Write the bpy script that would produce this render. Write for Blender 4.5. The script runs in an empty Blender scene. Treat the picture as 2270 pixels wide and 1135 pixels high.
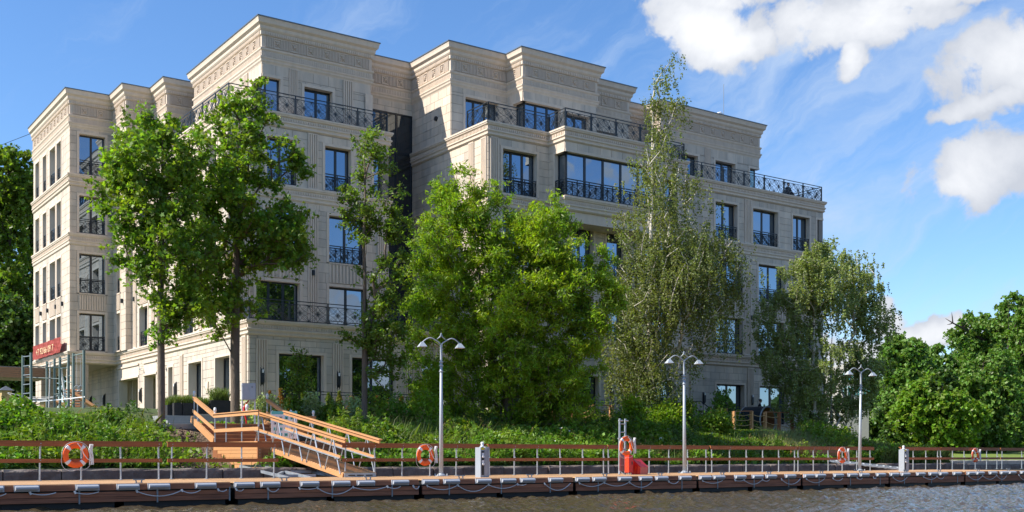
import bpy, math, random
import numpy as np
from mathutils import Vector, Matrix
random.seed(7); RNG = np.random.default_rng(11)
R = math.radians
C = bpy.context.scene.collection
SC = bpy.context.scene

# ------------------------------------------------------------------ camera
FPX, HOR, CXP = 2487.0, 1010.0, 1135.0
TH = R(55.18); SN, CN = math.sin(TH), math.cos(TH)
CAMZ = 1.28
cam_data = bpy.data.cameras.new('camera'); cam = bpy.data.objects.new('camera', cam_data)
C.objects.link(cam); SC.camera = cam
cam.location = (0, 0, CAMZ)
cam.rotation_euler = (R(90), 0, -math.atan2(CN, SN))
cam_data.sensor_width = 36; cam_data.lens = FPX/2270*36
cam_data.shift_y = (HOR-567.5)/2270
cam_data.clip_end = 6000; cam_data.clip_start = 0.1

# ------------------------------------------------------------------ sun + sky
SUN = Vector((-3.4, 1.18, 3.43)).normalized()
sun_el = math.asin(SUN.z); sun_rot = math.atan2(SUN.x, SUN.y)
sd = bpy.data.lights.new('sun', 'SUN'); so = bpy.data.objects.new('sun', sd); C.objects.link(so)
sd.energy = 4.8; sd.angle = R(0.55); sd.color = (1.0, 0.93, 0.82)
so.rotation_euler = (-SUN).to_track_quat('-Z', 'Y').to_euler(); so.location = (-40, 10, 60)

def ray(px, py):
    """world direction seen at a photograph pixel"""
    k = (px-CXP)/FPX; v = Vector((SN*k+CN, -CN*k+SN, (HOR-py)/FPX)); return v.normalized()

world = bpy.data.worlds.new('World'); SC.world = world; world.use_nodes = True
nt = world.node_tree; nt.nodes.clear()
def N(t, **kw):
    n = nt.nodes.new(t)
    for k, v in kw.items(): setattr(n, k, v)
    return n
def L(a, b): nt.links.new(a, b)
def M(op, a, b=None, c=None, clamp=False):
    n = nt.nodes.new('ShaderNodeMath'); n.operation = op; n.use_clamp = clamp
    for i, v in enumerate((a, b, c)):
        if v is None: continue
        if isinstance(v, (int, float)): n.inputs[i].default_value = v
        else: L(v, n.inputs[i])
    return n.outputs[0]
def VM(op, a, b=None):
    n = nt.nodes.new('ShaderNodeVectorMath'); n.operation = op
    for i, v in enumerate((a, b)):
        if v is None: continue
        if isinstance(v, (tuple, Vector)): n.inputs[i].default_value = tuple(v)
        else: L(v, n.inputs[i])
    return n
sky = N('ShaderNodeTexSky', sky_type='NISHITA'); sky.sun_disc = False
sky.sun_elevation = sun_el; sky.sun_rotation = sun_rot % (2*math.pi)
sky.air_density = 1.0; sky.dust_density = 0.3; sky.ozone_density = 2.2; sky.altitude = 50
hs = N('ShaderNodeHueSaturation'); hs.inputs['Saturation'].default_value = 1.12; tint = N('ShaderNodeMixRGB', blend_type='MULTIPLY'); tint.inputs['Fac'].default_value = 1; tint.inputs['Color2'].default_value = (.80, .87, .99, 1); L(sky.outputs[0], tint.inputs['Color1']); L(tint.outputs[0], hs.inputs['Color'])
tc = N('ShaderNodeTexCoord'); dirv = tc.outputs['Generated']
def noise(vec, scale, det, rough, dist=0.0):
    n = N('ShaderNodeTexNoise'); n.inputs['Scale'].default_value = scale; n.inputs['Detail'].default_value = det
    n.inputs['Roughness'].default_value = rough; n.inputs['Distortion'].default_value = dist; L(vec, n.inputs['Vector']); return n
wn = noise(dirv, 9.0, 5, .55)
warp = VM('SCALE', VM('SUBTRACT', wn.outputs['Color'], (.5, .5, .5)).outputs[0]); warp.inputs['Scale'].default_value = .085
dw = VM('ADD', dirv, warp.outputs[0]).outputs[0]
fine = noise(dirv, 26.0, 9, .62, .25); fine2 = noise(dirv, 7.0, 8, .6, .3)
# clouds: (px, py, half width px, half height px, tilt deg)
CL = [(1550, 40, 150, 80, 14), (1640, 98, 95, 34, 0), (1600, -15, 150, 40, 0), (1855, 58, 128, 62, -10), (2010, 0, 160, 36, -14), (1905, 130, 34, 48, 15), (1960, 50, 120, 50, -10),
      (2235, 115, 140, 80, -26), (2190, 215, 105, 30, -20), (2290, 170, 90, 40, 0),
      (2185, 365, 135, 86, -14), (2290, 350, 90, 75, 0), (2110, 415, 60, 32, 0),
      (2060, 735, 110, 40, 0), (1960, 700, 60, 40, 10), (1930, 770, 140, 36, 0)]
field = None
for (px, py, w, h, tilt) in CL:
    c = ray(px, py); rt = Vector((SN, -CN, 0)); up = c.cross(rt).normalized()
    if up.z < 0: up = -up
    rt = up.cross(-c).normalized() if False else rt
    a = R(-tilt); ex = (rt*math.cos(a)+up*math.sin(a)); ey = (up*math.cos(a)-rt*math.sin(a))
    dl = VM('SUBTRACT', dw, c).outputs[0]
    u = VM('DOT_PRODUCT', dl, ex*(FPX/w)).outputs['Value']; v = VM('DOT_PRODUCT', dl, ey*(FPX/h)).outputs['Value']
    r2 = M('ADD', M('MULTIPLY', u, u), M('MULTIPLY', v, v))
    f = M('SUBTRACT', 1.0, M('MULTIPLY', r2, .84))
    field = f if field is None else M('SMOOTH_MAX', field, f, .12)
# generic fair-weather cumulus over the rest of the sky (behind and beside the camera)
fwd = VM('DOT_PRODUCT', dirv, (CN, SN, 0)).outputs['Value']
gen = noise(dirv, 2.6, 7, .55, .2)
gf = M('MULTIPLY', M('SUBTRACT', gen.outputs['Fac'], .58), 7.0)
gmask = N('ShaderNodeMapRange'); gmask.inputs[1].default_value = .62; gmask.inputs[2].default_value = .35; L(fwd, gmask.inputs[0])
gf = M('ADD', gf, M('MULTIPLY', M('SUBTRACT', gmask.outputs[0], 1.0), 4.0))
field = M('MAXIMUM', field, gf)
fld = M('ADD', field, M('ADD', M('MULTIPLY', M('SUBTRACT', fine.outputs['Fac'], .5), 2.4), M('MULTIPLY', M('SUBTRACT', fine2.outputs['Fac'], .5), 1.7)))
cm = N('ShaderNodeMapRange', interpolation_type='SMOOTHSTEP'); cm.inputs[1].default_value = .0; cm.inputs[2].default_value = .5; L(fld, cm.inputs[0])
# thin wispy cirrus
sep = N('ShaderNodeSeparateXYZ'); L(dirv, sep.inputs[0])
rt0 = Vector((SN, -CN, 0)); up0 = Vector((0, 0, 1)); fw0 = Vector((CN, SN, 0)); a_ = R(36)
e1 = rt0*math.cos(a_)+up0*math.sin(a_); e2 = up0*math.cos(a_)-rt0*math.sin(a_)
cmb = N('ShaderNodeCombineXYZ')
L(M('MULTIPLY', VM('DOT_PRODUCT', dw, e1).outputs['Value'], 2.6), cmb.inputs[0]); L(M('MULTIPLY', VM('DOT_PRODUCT', dw, e2).outputs['Value'], 11.0), cmb.inputs[1]); L(M('MULTIPLY', VM('DOT_PRODUCT', dw, fw0).outputs['Value'], 2.6), cmb.inputs[2])
wis = noise(cmb.outputs[0], 1.6, 9, .60, .5)
wf = N('ShaderNodeMapRange', interpolation_type='SMOOTHSTEP'); wf.inputs[1].default_value = .46; wf.inputs[2].default_value = .86; wf.inputs[4].default_value = .8
near = VM('LENGTH', VM('SUBTRACT', dirv, ray(1850, 340)).outputs[0]).outputs['Value']
nb_ = N('ShaderNodeMapRange', interpolation_type='SMOOTHSTEP'); nb_.inputs[1].default_value = .24; nb_.inputs[2].default_value = .04; nb_.inputs[3].default_value = .0; nb_.inputs[4].default_value = .16; L(near, nb_.inputs[0])
L(M('ADD', wis.outputs['Fac'], nb_.outputs[0]), wf.inputs[0])
# cloud shading: brighter tops, grey bases, from the noise itself
shade = N('ShaderNodeMapRange'); shade.inputs[1].default_value = .1; shade.inputs[2].default_value = 1.5; shade.inputs[3].default_value = .86; shade.inputs[4].default_value = 1.10
L(M('ADD', field, M('MULTIPLY', M('SUBTRACT', fine2.outputs['Fac'], .5), 3.6)), shade.inputs[0])
ccol = N('ShaderNodeMixRGB'); ccol.inputs['Color1'].default_value = (3.5, 3.75, 4.25, 1); ccol.inputs['Color2'].default_value = (5.0, 5.05, 5.15, 1)
sf = N('ShaderNodeMapRange'); sf.inputs[1].default_value = .86; sf.inputs[2].default_value = 1.10; L(shade.outputs[0], sf.inputs[0]); L(sf.outputs[0], ccol.inputs['Fac'])
cc2 = N('ShaderNodeMixRGB', blend_type='MULTIPLY'); cc2.inputs['Fac'].default_value = 1; L(ccol.outputs[0], cc2.inputs['Color1']); L(shade.outputs[0], cc2.inputs['Color2'])
m1 = N('ShaderNodeMixRGB'); L(wf.outputs[0], m1.inputs['Fac']); L(hs.outputs[0], m1.inputs['Color1']); m1.inputs['Color2'].default_value = (2.9, 3.6, 4.7, 1)
m2 = N('ShaderNodeMixRGB'); L(cm.outputs[0], m2.inputs['Fac']); L(m1.outputs[0], m2.inputs['Color1']); L(cc2.outputs[0], m2.inputs['Color2'])
bg = N('ShaderNodeBackground'); bg.inputs['Strength'].default_value = 0.122; L(m2.outputs[0], bg.inputs['Color'])
wo = N('ShaderNodeOutputWorld'); L(bg.outputs[0], wo.inputs['Surface'])
SC.view_settings.view_transform = 'Standard'; SC.view_settings.look = 'None'
SC.view_settings.exposure = 0.76; SC.view_settings.gamma = 1.0; SC.view_settings.use_curve_mapping = False
SC.render.engine = 'CYCLES'
SC.cycles.max_bounces = 6; SC.cycles.transparent_max_bounces = 8

# ------------------------------------------------------------------ materials
MATS = {}
def mat(name, col, rough=.6, metal=0.0, var=.0, nscale=4.0, bump=0.0, bscale=30.0, island=0.0, objvar=0.0,
        col2=None, thr=(.4, .65), n2=1.0, spec=.5, transl=None, coat=0.0, det=6, stretch=None, bdist=.02, emit=None):
    """procedural material: base colour with noise variation, optional second colour, bump, per-island or per-object variation"""
    m = bpy.data.materials.new(name); m.use_nodes = True; t = m.node_tree; nd = t.nodes; nd.clear()
    def n(ty, **k):
        x = nd.new(ty)
        for a, b in k.items(): setattr(x, a, b)
        return x
    ln = t.links.new
    out = n('ShaderNodeOutputMaterial'); p = n('ShaderNodeBsdfPrincipled'); ln(p.outputs[0], out.inputs[0])
    p.inputs['Roughness'].default_value = rough; p.inputs['Metallic'].default_value = metal
    p.inputs['Specular IOR Level'].default_value = spec; p.inputs['Coat Weight'].default_value = coat
    tcn = n('ShaderNodeTexCoord'); geo = n('ShaderNodeNewGeometry'); oi = n('ShaderNodeObjectInfo')
    vec = geo.outputs['Position']
    if stretch:
        mp = n('ShaderNodeMapping'); mp.inputs['Scale'].default_value = stretch; ln(vec, mp.inputs['Vector']); vec = mp.outputs[0]
    def nz(s, d=det):
        x = n('ShaderNodeTexNoise'); x.inputs['Scale'].default_value = s; x.inputs['Detail'].default_value = d; ln(vec, x.inputs['Vector']); return x.outputs['Fac']
    base = n('ShaderNodeRGB'); base.outputs[0].default_value = (*col, 1); cur = base.outputs[0]
    if col2:
        mr = n('ShaderNodeMapRange'); mr.inputs[1].default_value = thr[0]; mr.inputs[2].default_value = thr[1]; ln(nz(n2), mr.inputs[0])
        mx = n('ShaderNodeMixRGB'); ln(mr.outputs[0], mx.inputs[0]); ln(cur, mx.inputs[1]); mx.inputs[2].default_value = (*col2, 1); cur = mx.outputs[0]
    if var or island or objvar:
        def math2(op, a, b):
            x = n('ShaderNodeMath'); x.operation = op
            for i, v in enumerate((a, b)):
                if isinstance(v, (int, float)): x.inputs[i].default_value = v
                else: ln(v, x.inputs[i])
            return x.outputs[0]
        tot = 1.0
        if var: tot = math2('ADD', tot, math2('MULTIPLY', math2('SUBTRACT', nz(nscale), .5), var*2))
        if island: tot = math2('ADD', tot, math2('MULTIPLY', math2('SUBTRACT', geo.outputs['Random Per Island'], .5), island))
        if objvar: tot = math2('ADD', tot, math2('MULTIPLY', math2('SUBTRACT', oi.outputs['Random'], .5), objvar))
        hv = n('ShaderNodeHueSaturation'); ln(cur, hv.inputs['Color']); ln(tot, hv.inputs['Value']); cur = hv.outputs[0]
        if transl and island:
            hh = math2('ADD', .5, math2('MULTIPLY', math2('SUBTRACT', geo.outputs['Random Per Island'], .5), .05)); ln(hh, hv.inputs['Hue'])
    ln(cur, p.inputs['Base Color'])
    if bump:
        b = n('ShaderNodeBump'); b.inputs['Strength'].default_value = bump; b.inputs['Distance'].default_value = bdist
        ln(nz(bscale, 8), b.inputs['Height']); ln(b.outputs[0], p.inputs['Normal'])
    if transl:
        tr = n('ShaderNodeBsdfTranslucent'); g = n('ShaderNodeMixRGB'); g.blend_type = 'MULTIPLY'; g.inputs[0].default_value = 1
        ln(cur, g.inputs[1]); g.inputs[2].default_value = (1.65, 1.8, .6, 1); ln(g.outputs[0], tr.inputs[0])
        ms = n('ShaderNodeMixShader'); ms.inputs[0].default_value = transl; ln(p.outputs[0], ms.inputs[1]); ln(tr.outputs[0], ms.inputs[2]); ln(ms.outputs[0], out.inputs[0])
    if emit:
        p.inputs['Emission Color'].default_value = (*col, 1); p.inputs['Emission Strength'].default_value = emit
    m['bp'] = 1; MATS[name] = m; return m

stone = mat('limestone', (.64, .54, .435), rough=.85, var=.22, nscale=2.2, island=.17, objvar=.17, bump=.35, bscale=14, bdist=.015, col2=(.52, .46, .39), n2=.9, thr=(.42, .62), stretch=(1.5, 1.5, .35), spec=.25)
stone_trim = mat('smooth_limestone', (.66, .555, .45), rough=.8, var=.16, nscale=2.5, stretch=(1.6, 1.6, .5), bump=.12, bscale=24, spec=.25, island=.05)
stone_warm = mat('carved_limestone', (.62, .52, .425), rough=.85, var=.10, nscale=9, bump=.2, bscale=40, spec=.2)
stone_joint = mat('mortar_joint', (.26, .23, .20), rough=.95, var=.1)
soffit_m = mat('plaster_soffit', (.56, .48, .40), rough=.9, var=.05)
roof_metal = mat('grey_roof_metal', (.16, .18, .20), rough=.45, metal=.6, var=.1)
iron = mat('dark_iron', (.022, .032, .042), rough=.4, metal=.3, spec=.5)
frame_m = mat('anthracite_frame', (.014, .019, .026), rough=.35, spec=.5)
lamp_blk = mat('black_lamp_metal', (.03, .035, .04), rough=.4, metal=.4)
steel = mat('galvanised_steel', (.48, .52, .56), rough=.42, metal=.55, var=.14, nscale=9, col2=(.36, .40, .44), n2=6)
steel_dk = mat('weathered_steel', (.26, .30, .33), rough=.5, metal=.5, var=.2, nscale=6)
wood_rail = mat('stained_rail_timber', (.30, .105, .038), rough=.55, var=.30, nscale=2.0, stretch=(1.2, 14, 22), objvar=.25, bump=.2, bscale=8, spec=.3, col2=(.20, .075, .032), n2=1.3, thr=(.5, .75))
wood_fascia = mat('dark_fascia_timber', (.33, .135, .075), rough=.65, var=.32, nscale=2.0, stretch=(1.0, 10, 20), objvar=.3, bump=.25, bscale=8, spec=.25, col2=(.19, .08, .05), n2=.9, thr=(.45, .7))
wood_deck = mat('larch_decking', (.52, .31, .15), rough=.7, var=.22, nscale=3, stretch=(8, 1.5, 8), island=.18, objvar=.15, bump=.15, bscale=10, col2=(.46, .27, .14), n2=.5)
wood_new = mat('fresh_orange_timber', (.54, .27, .11), rough=.6, var=.22, nscale=2.5, stretch=(2, 2, 14), island=.2, objvar=.2, bump=.15, bscale=10, col2=(.38, .17, .07), n2=2.5, thr=(.5, .8))
wood_red = mat('red_brown_and_shaded_timber', (.30, .115, .045), rough=.6, var=.25, nscale=2.0, stretch=(1, 1, 14), island=.2, objvar=.3, bump=.15, bscale=8)  # also colours the stair's front boards and risers, dark only from shade
float_m = mat('black_float_plastic', (.012, .012, .013), rough=.5, var=.3, nscale=3)
fender_m = mat('grey_fender', (.42, .44, .48), rough=.45, var=.12, nscale=8)
rope_m = mat('pale_rope', (.62, .62, .62), rough=.9, var=.2, nscale=60)
orange_m = mat('buoy_orange', (.88, .12, .010), rough=.42, var=.06, nscale=5)
white_m = mat('white_plastic', (.75, .76, .77), rough=.5, var=.06)
red_m = mat('red_paint', (.62, .012, .012), rough=.35, var=.06)
red_or = mat('red_orange_and_sunlit_paint', (.75, .05, .015), rough=.35, var=.05)
banner_m = mat('red_banner_cloth', (.28, .035, .022), rough=.75, var=.18, nscale=1.5, bump=.5, bscale=2.5, bdist=.15)
gold_m = mat('pale_gold_print', (.72, .55, .30), rough=.6, var=.2)
blackpr = mat('black_print', (.02, .02, .02), rough=.6)
yellow_m = mat('yellow_sticker', (.75, .62, .03), rough=.5)
teal_m = mat('turquoise_panel', (.12, .48, .46), rough=.4, var=.05)
gym_m = mat('grey_green_post_paint', (.16, .215, .20), rough=.5, var=.08)
planter_m = mat('dark_rattan', (.022, .022, .024), rough=.75, var=.3, nscale=20, bump=.8, bscale=60)
granite = mat('quay_stone', (.15, .115, .10), rough=.9, var=.45, nscale=5, col2=(.22, .19, .165), n2=1.6, thr=(.45, .7), bump=.7, bscale=9, bdist=.05, objvar=.25)
granite_lt = mat('pale_quay_stone', (.42, .36, .30), rough=.9, var=.3, nscale=4, bump=.6, bscale=9, objvar=.25)
step_m = mat('grey_granite_step', (.26, .27, .28), rough=.8, var=.12, nscale=8)
soil = mat('bare_soil', (.13, .085, .06), rough=.98, var=.5, nscale=3, bump=1, bscale=7, bdist=.2, col2=(.22, .16, .11), n2=2.5)
yellow_stone = mat('ochre_render', (.50, .36, .17), rough=.9, var=.15, nscale=3)
cloth_dk = mat('dark_clothing', (.02, .02, .028), rough=.85)
skin_m = mat('skin', (.52, .30, .21), rough=.6)
conc = mat('pale_concrete', (.36, .34, .31), rough=.9, var=.15)
light_grey = mat('light_grey_shell', (.30, .34, .39), rough=.45, var=.06)
# glass: coated, strongly mirroring pane over a dark room
def glassmat(name, dark, refl, tint):
    m = bpy.data.materials.new(name); m.use_nodes = True; t = m.node_tree; t.nodes.clear()
    out = t.nodes.new('ShaderNodeOutputMaterial'); g = t.nodes.new('ShaderNodeBsdfGlossy'); g.inputs['Roughness'].default_value = .012
    g.inputs['Color'].default_value = (*tint, 1); d = t.nodes.new('ShaderNodeBsdfDiffuse'); d.inputs['Color'].default_value = (*dark, 1)
    fr = t.nodes.new('ShaderNodeFresnel'); fr.inputs['IOR'].default_value = 1.5
    a = t.nodes.new('ShaderNodeMath'); a.operation = 'MULTIPLY_ADD'; a.inputs[1].default_value = 1-refl; a.inputs[2].default_value = refl
    t.links.new(fr.outputs[0], a.inputs[0])
    geo = t.nodes.new('ShaderNodeNewGeometry'); nz = t.nodes.new('ShaderNodeTexNoise'); nz.inputs['Scale'].default_value = .9; nz.inputs['Detail'].default_value = 1
    t.links.new(geo.outputs['Position'], nz.inputs['Vector']); b = t.nodes.new('ShaderNodeBump'); b.inputs['Strength'].default_value = .06; b.inputs['Distance'].default_value = .05
    t.links.new(nz.outputs['Fac'], b.inputs['Height']); t.links.new(b.outputs[0], g.inputs['Normal'])
    mx = t.nodes.new('ShaderNodeMixShader'); t.links.new(a.outputs[0], mx.inputs[0]); t.links.new(d.outputs[0], mx.inputs[1]); t.links.new(g.outputs[0], mx.inputs[2])
    t.links.new(mx.outputs[0], out.inputs[0]); return m
glass = glassmat('coated_window_glass', (.012, .014, .018), .40, (.54, .68, .84))
glass_cur = glassmat('glass_over_pale_curtain', (.09, .088, .08), .36, (.62, .78, .95))
glass_dk = glassmat('dark_curtain_wall_glass', (.008, .009, .012), .10, (.8, .9, 1))
glass_pale = glassmat('greenish_glass', (.10, .16, .16), .30, (.75, .95, .95))

def leafmat(name, col, tr=.46, isl=.75, rough=.48, col2=None):
    return mat(name, col, rough=rough, island=isl, var=.25, nscale=.8, transl=tr, spec=.4, col2=col2, n2=.55, thr=(.42, .62), det=2)
maple_leaf = leafmat('maple_leaf', (.13, .215, .024), col2=(.20, .275, .028))
elder_leaf = leafmat('box_elder_leaf', (.175, .27, .02), col2=(.27, .35, .02))
ash_leaf = leafmat('ash_leaf', (.125, .185, .025))
birch_leaf = leafmat('birch_leaf', (.145, .175, .062), tr=.42, col2=(.19, .205, .06))
willow_leaf = leafmat('silver_birch_leaf', (.235, .275, .115), tr=.42)
park_leaf = leafmat('park_tree_leaf', (.135, .23, .04), tr=.3)
park_leaf2 = leafmat('park_tree_leaf_yellowish', (.16, .26, .025), tr=.35)
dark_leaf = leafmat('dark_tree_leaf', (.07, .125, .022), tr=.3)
weed_leaf = leafmat('weed_leaf', (.115, .215, .022), tr=.35, col2=(.18, .245, .022))
grass_leaf = leafmat('tall_grass', (.135, .18, .038), tr=.3)
thuja_leaf = leafmat('thuja_needles', (.15, .20, .02), tr=.2, col2=(.36, .15, .03))
pale_leaf = leafmat('variegated_leaf', (.36, .42, .22), tr=.3)
bark = mat('grey_brown_bark', (.135, .105, .08), rough=.95, var=.3, nscale=6, bump=.8, bscale=18, bdist=.03, stretch=(1, 1, .3))
bark_dk = mat('dark_bark', (.07, .055, .042), rough=.95, var=.3, nscale=6, bump=.8, bscale=18, bdist=.03)
bark_birch = mat('white_birch_bark', (.60, .55, .47), rough=.8, var=.15, nscale=3, col2=(.05, .045, .04), n2=2.6, thr=(.57, .62), stretch=(1, 1, 3.0))

# ------------------------------------------------------------------ mesh helpers
def tag(o, label=None, cat=None, group=None, kind=None):
    if label: o['label'] = label
    if cat: o['category'] = cat
    if group: o['group'] = group
    if kind: o['kind'] = kind
    return o
def thing(name, label, cat, loc=(0, 0, 0), rz=0, group=None):
    o = bpy.data.objects.new(name, None); C.objects.link(o); o.empty_display_size = .2
    o.location = loc; o.rotation_euler = (0, 0, rz); return tag(o, label, cat, group)
class MB:
    def __init__(s): s.v = []; s.f = []
    def add(s, vs, fs):
        b = len(s.v); s.v += [tuple(v) for v in vs]; s.f += [tuple(i+b for i in f) for f in fs]; return s
    BF = [(0, 3, 2, 1), (4, 5, 6, 7), (0, 1, 5, 4), (1, 2, 6, 5), (2, 3, 7, 6), (3, 0, 4, 7)]
    def box(s, x0, x1, y0, y1, z0, z1):
        return s.add([(x0, y0, z0), (x1, y0, z0), (x1, y1, z0), (x0, y1, z0), (x0, y0, z1), (x1, y0, z1), (x1, y1, z1), (x0, y1, z1)], s.BF)
    def bar(s, a, b, w, h, up=(0, 0, 1)):
        """box beam from a to b, width w, height h"""
        a = Vector(a); b = Vector(b); d = (b-a).normalized(); u = Vector(up)
        if abs(d.dot(u)) > .98: u = Vector((1, 0, 0))
        r = d.cross(u).normalized(); u = r.cross(d).normalized(); r *= w/2; u *= h/2
        return s.add([a-r-u, a+r-u, a+r+u, a-r+u, b-r-u, b+r-u, b+r+u, b-r+u], [(0, 3, 2, 1), (4, 5, 6, 7), (0, 1, 5, 4), (1, 2, 6, 5), (2, 3, 7, 6), (3, 0, 4, 7)][::1])
    def tube(s, pts, r, n=8, caps=True):
        pts = [Vector(p) for p in pts]; rs = r if isinstance(r, (list, tuple)) else [r]*len(pts)
        b = len(s.v); pu = None
        for i, p in enumerate(pts):
            d = (pts[min(i+1, len(pts)-1)]-pts[max(i-1, 0)]).normalized()
            u = pu if pu is not None else (Vector((0, 0, 1)) if abs(d.z) < .9 else Vector((1, 0, 0)))
            x = d.cross(u).normalized(); y = d.cross(x).normalized(); pu = -y if False else x.cross(d).normalized()
            for k in range(n):
                a = 2*math.pi*k/n; s.v.append(tuple(p+(x*math.cos(a)+y*math.sin(a))*rs[i]))
        for i in range(len(pts)-1):
            for k in range(n):
                s.f.append((b+i*n+k, b+i*n+(k+1) % n, b+(i+1)*n+(k+1) % n, b+(i+1)*n+k))
        if caps:
            s.f.append(tuple(b+k for k in range(n))[::-1]); s.f.append(tuple(b+(len(pts)-1)*n+k for k in range(n)))
        return s
    def cyl(s, x, y, z0, z1, r, n=10, r2=None): return s.tube([(x, y, z0), (x, y, z1)], [r, r if r2 is None else r2], n)
    def prism(s, poly, z0, z1):
        n = len(poly); return s.add([(x, y, z0) for x, y in poly]+[(x, y, z1) for x, y in poly],
            [tuple(range(n))[::-1], tuple(range(n, 2*n))]+[(i, (i+1) % n, n+(i+1) % n, n+i) for i in range(n)])
    def lathe(s, prof, x=0, y=0, z=0, n=16):
        b = len(s.v)
        for r, h in prof:
            for k in range(n):
                a = 2*math.pi*k/n; s.v.append((x+r*math.cos(a), y+r*math.sin(a), z+h))
        for i in range(len(prof)-1):
            for k in range(n): s.f.append((b+i*n+k, b+i*n+(k+1) % n, b+(i+1)*n+(k+1) % n, b+(i+1)*n+k))
        s.f.append(tuple(b+k for k in range(n))[::-1]); s.f.append(tuple(b+(len(prof)-1)*n+k for k in range(n))); return s
    def mesh(s, name, m, smooth=False):
        me = bpy.data.meshes.new(name); me.from_pydata(s.v, [], s.f); me.update()
        if m: me.materials.append(m)
        if smooth: me.shade_smooth()
        return me
    def obj(s, name, m, parent=None, smooth=False):
        return link(name, s.mesh(name, m, smooth), parent)
def link(name, me, parent=None, loc=None, rot=None, scale=None):
    o = bpy.data.objects.new(name, me); C.objects.link(o)
    if parent: o.parent = parent
    if loc is not None: o.location = loc
    if rot is not None: o.rotation_euler = rot
    if scale is not None: o.scale = scale
    return o
def npmesh(name, verts, faces_n, m, smooth=False):
    """verts (V,3) array; faces_n (F,k) array with constant k"""
    me = bpy.data.meshes.new(name); V = len(verts); Fn, k = faces_n.shape
    me.vertices.add(V); me.vertices.foreach_set('co', verts.astype(np.float32).ravel())
    me.loops.add(Fn*k); me.loops.foreach_set('vertex_index', faces_n.astype(np.int32).ravel())
    me.polygons.add(Fn); me.polygons.foreach_set('loop_start', np.arange(0, Fn*k, k, dtype=np.int32))
    me.polygons.foreach_set('loop_total', np.full(Fn, k, dtype=np.int32))
    me.update(calc_edges=True)
    if m: me.materials.append(m)
    if smooth: me.shade_smooth()
    return me
def copy_tree(o, parent=None, **kw):
    c = o.copy(); C.objects.link(c)
    if parent: c.parent = parent
    for ch in o.children: copy_tree(ch, c)
    for k, v in kw.items(): c[k] = v
    return c
def P(px, d, py=None):
    """world point at depth d along the view axis, under photograph column px (z from row py)"""
    k = (px-CXP)/FPX
    return Vector((d*(SN*k+CN), d*(SN-CN*k), CAMZ+((HOR-py)/FPX*d if py is not None else 0)))
# dock frame: s along the quay, t across it
UD = Vector((.99987, .0162)); ND = Vector((-.0162, .99987)); DROT = math.atan2(.0162, .99987)
def DW(s, t, z=0): return Vector((UD.x*s+ND.x*t, UD.y*s+ND.y*t, z))
def S_at(px, t):
    k = (px-CXP)/FPX; dx, dy = SN*k+CN, SN-CN*k
    d = t/(ND.x*dx+ND.y*dy); return d*(UD.x*dx+UD.y*dy)
def DT(px, t):
    k = (px-CXP)/FPX; return t/(ND.x*(SN*k+CN)+ND.y*(SN-CN*k))
def onY(px, Y):
    k = (px-CXP)/FPX; return Y*(CN+k*SN)/(SN-k*CN)
def onX(px, X):
    k = (px-CXP)/FPX; return X*(SN-k*CN)/(CN+k*SN)
# ------------------------------------------------------------------ terrain, water
def nse(x, y, sc, seed=0):
    """cheap smooth pseudo noise in [-1,1] from a few rotated sines"""
    v = 0; rr = np.random.default_rng(seed)
    for i in range(5):
        a = rr.uniform(0, 6.28); f = (1.0, 1.7, 2.3, 3.1, 4.4)[i]/sc; v = v+np.sin((x*np.cos(a)+y*np.sin(a))*f+rr.uniform(0, 6.28))*(1, .8, .6, .4, .3)[i]
    return v/2.2
S_END = S_at(2128, 36.3); S_CR = S_at(1955, 40.0)
T_WALL = 36.25
def smooth(a, b, x): u = np.clip((x-a)/(b-a), 0, 1); return u*u*(3-2*u)
def ground(s, t):
    s = np.asarray(s, float); t = np.asarray(t, float)
    bank = .86+1.55*smooth(T_WALL+.3, 41.5, t)+1.0*smooth(47.5, 52.0, t)+.22*smooth(41.5, 43.5, t)*smooth(26, 31, s)
    dip = smooth(12.6, 14.6, s)*(1-smooth(19.6, 21.0, s)); bank = bank-dip*1.25*smooth(T_WALL+.4, 38.2, t)*(1-smooth(42.6, 45.2, t))
    right = .80+1.3*smooth(62, 110, t)+2.5*smooth(120, 400, t)
    m = smooth(S_END-9, S_END-.5, s+(t-36)*-.12)
    m = m*smooth(300, 60, t) + (1-smooth(300, 60, t))*1.0
    h = bank*(1-m)+right*m
    h = h+nse(s, t, 2.2, 3)*.07*smooth(T_WALL+.5, 38, t)
    tw = np.where(s < S_END, T_WALL, 60.5)
    return np.where(t < tw, -1.0, h)
sv = np.concatenate([np.linspace(-900, -50, 8), np.linspace(-40, S_END-1.01, 190), [S_END-1.0, S_END-.99], np.linspace(S_END-.5, 160, 70), np.linspace(170, 2500, 20)])
tv = np.concatenate([[-400, 0, 30], [T_WALL-.001, T_WALL], np.linspace(T_WALL+.3, 60.49, 60), [60.5], np.linspace(61, 130, 40), np.linspace(150, 2600, 20)])
SS, TT = np.meshgrid(sv, tv); ZZ = ground(SS, TT)
VX = UD.x*SS+ND.x*TT; VY = UD.y*SS+ND.y*TT
nS, nT = len(sv), len(tv)
idx = np.arange(nS*nT).reshape(nT, nS)
faces = np.stack([idx[:-1, :-1], idx[:-1, 1:], idx[1:, 1:], idx[1:, :-1]], -1).reshape(-1, 4)
ground_m = mat('earth_and_short_grass', (.055, .085, .02), rough=.95, var=.4, nscale=1.2, bump=.6, bscale=6, col2=(.10, .07, .045), n2=.35, thr=(.55, .72))
g = link('ground', npmesh('ground', np.stack([VX, VY, ZZ], -1).reshape(-1, 3), faces, ground_m)); tag(g, 'sloping green river bank and land around the building', kind='structure')

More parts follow.
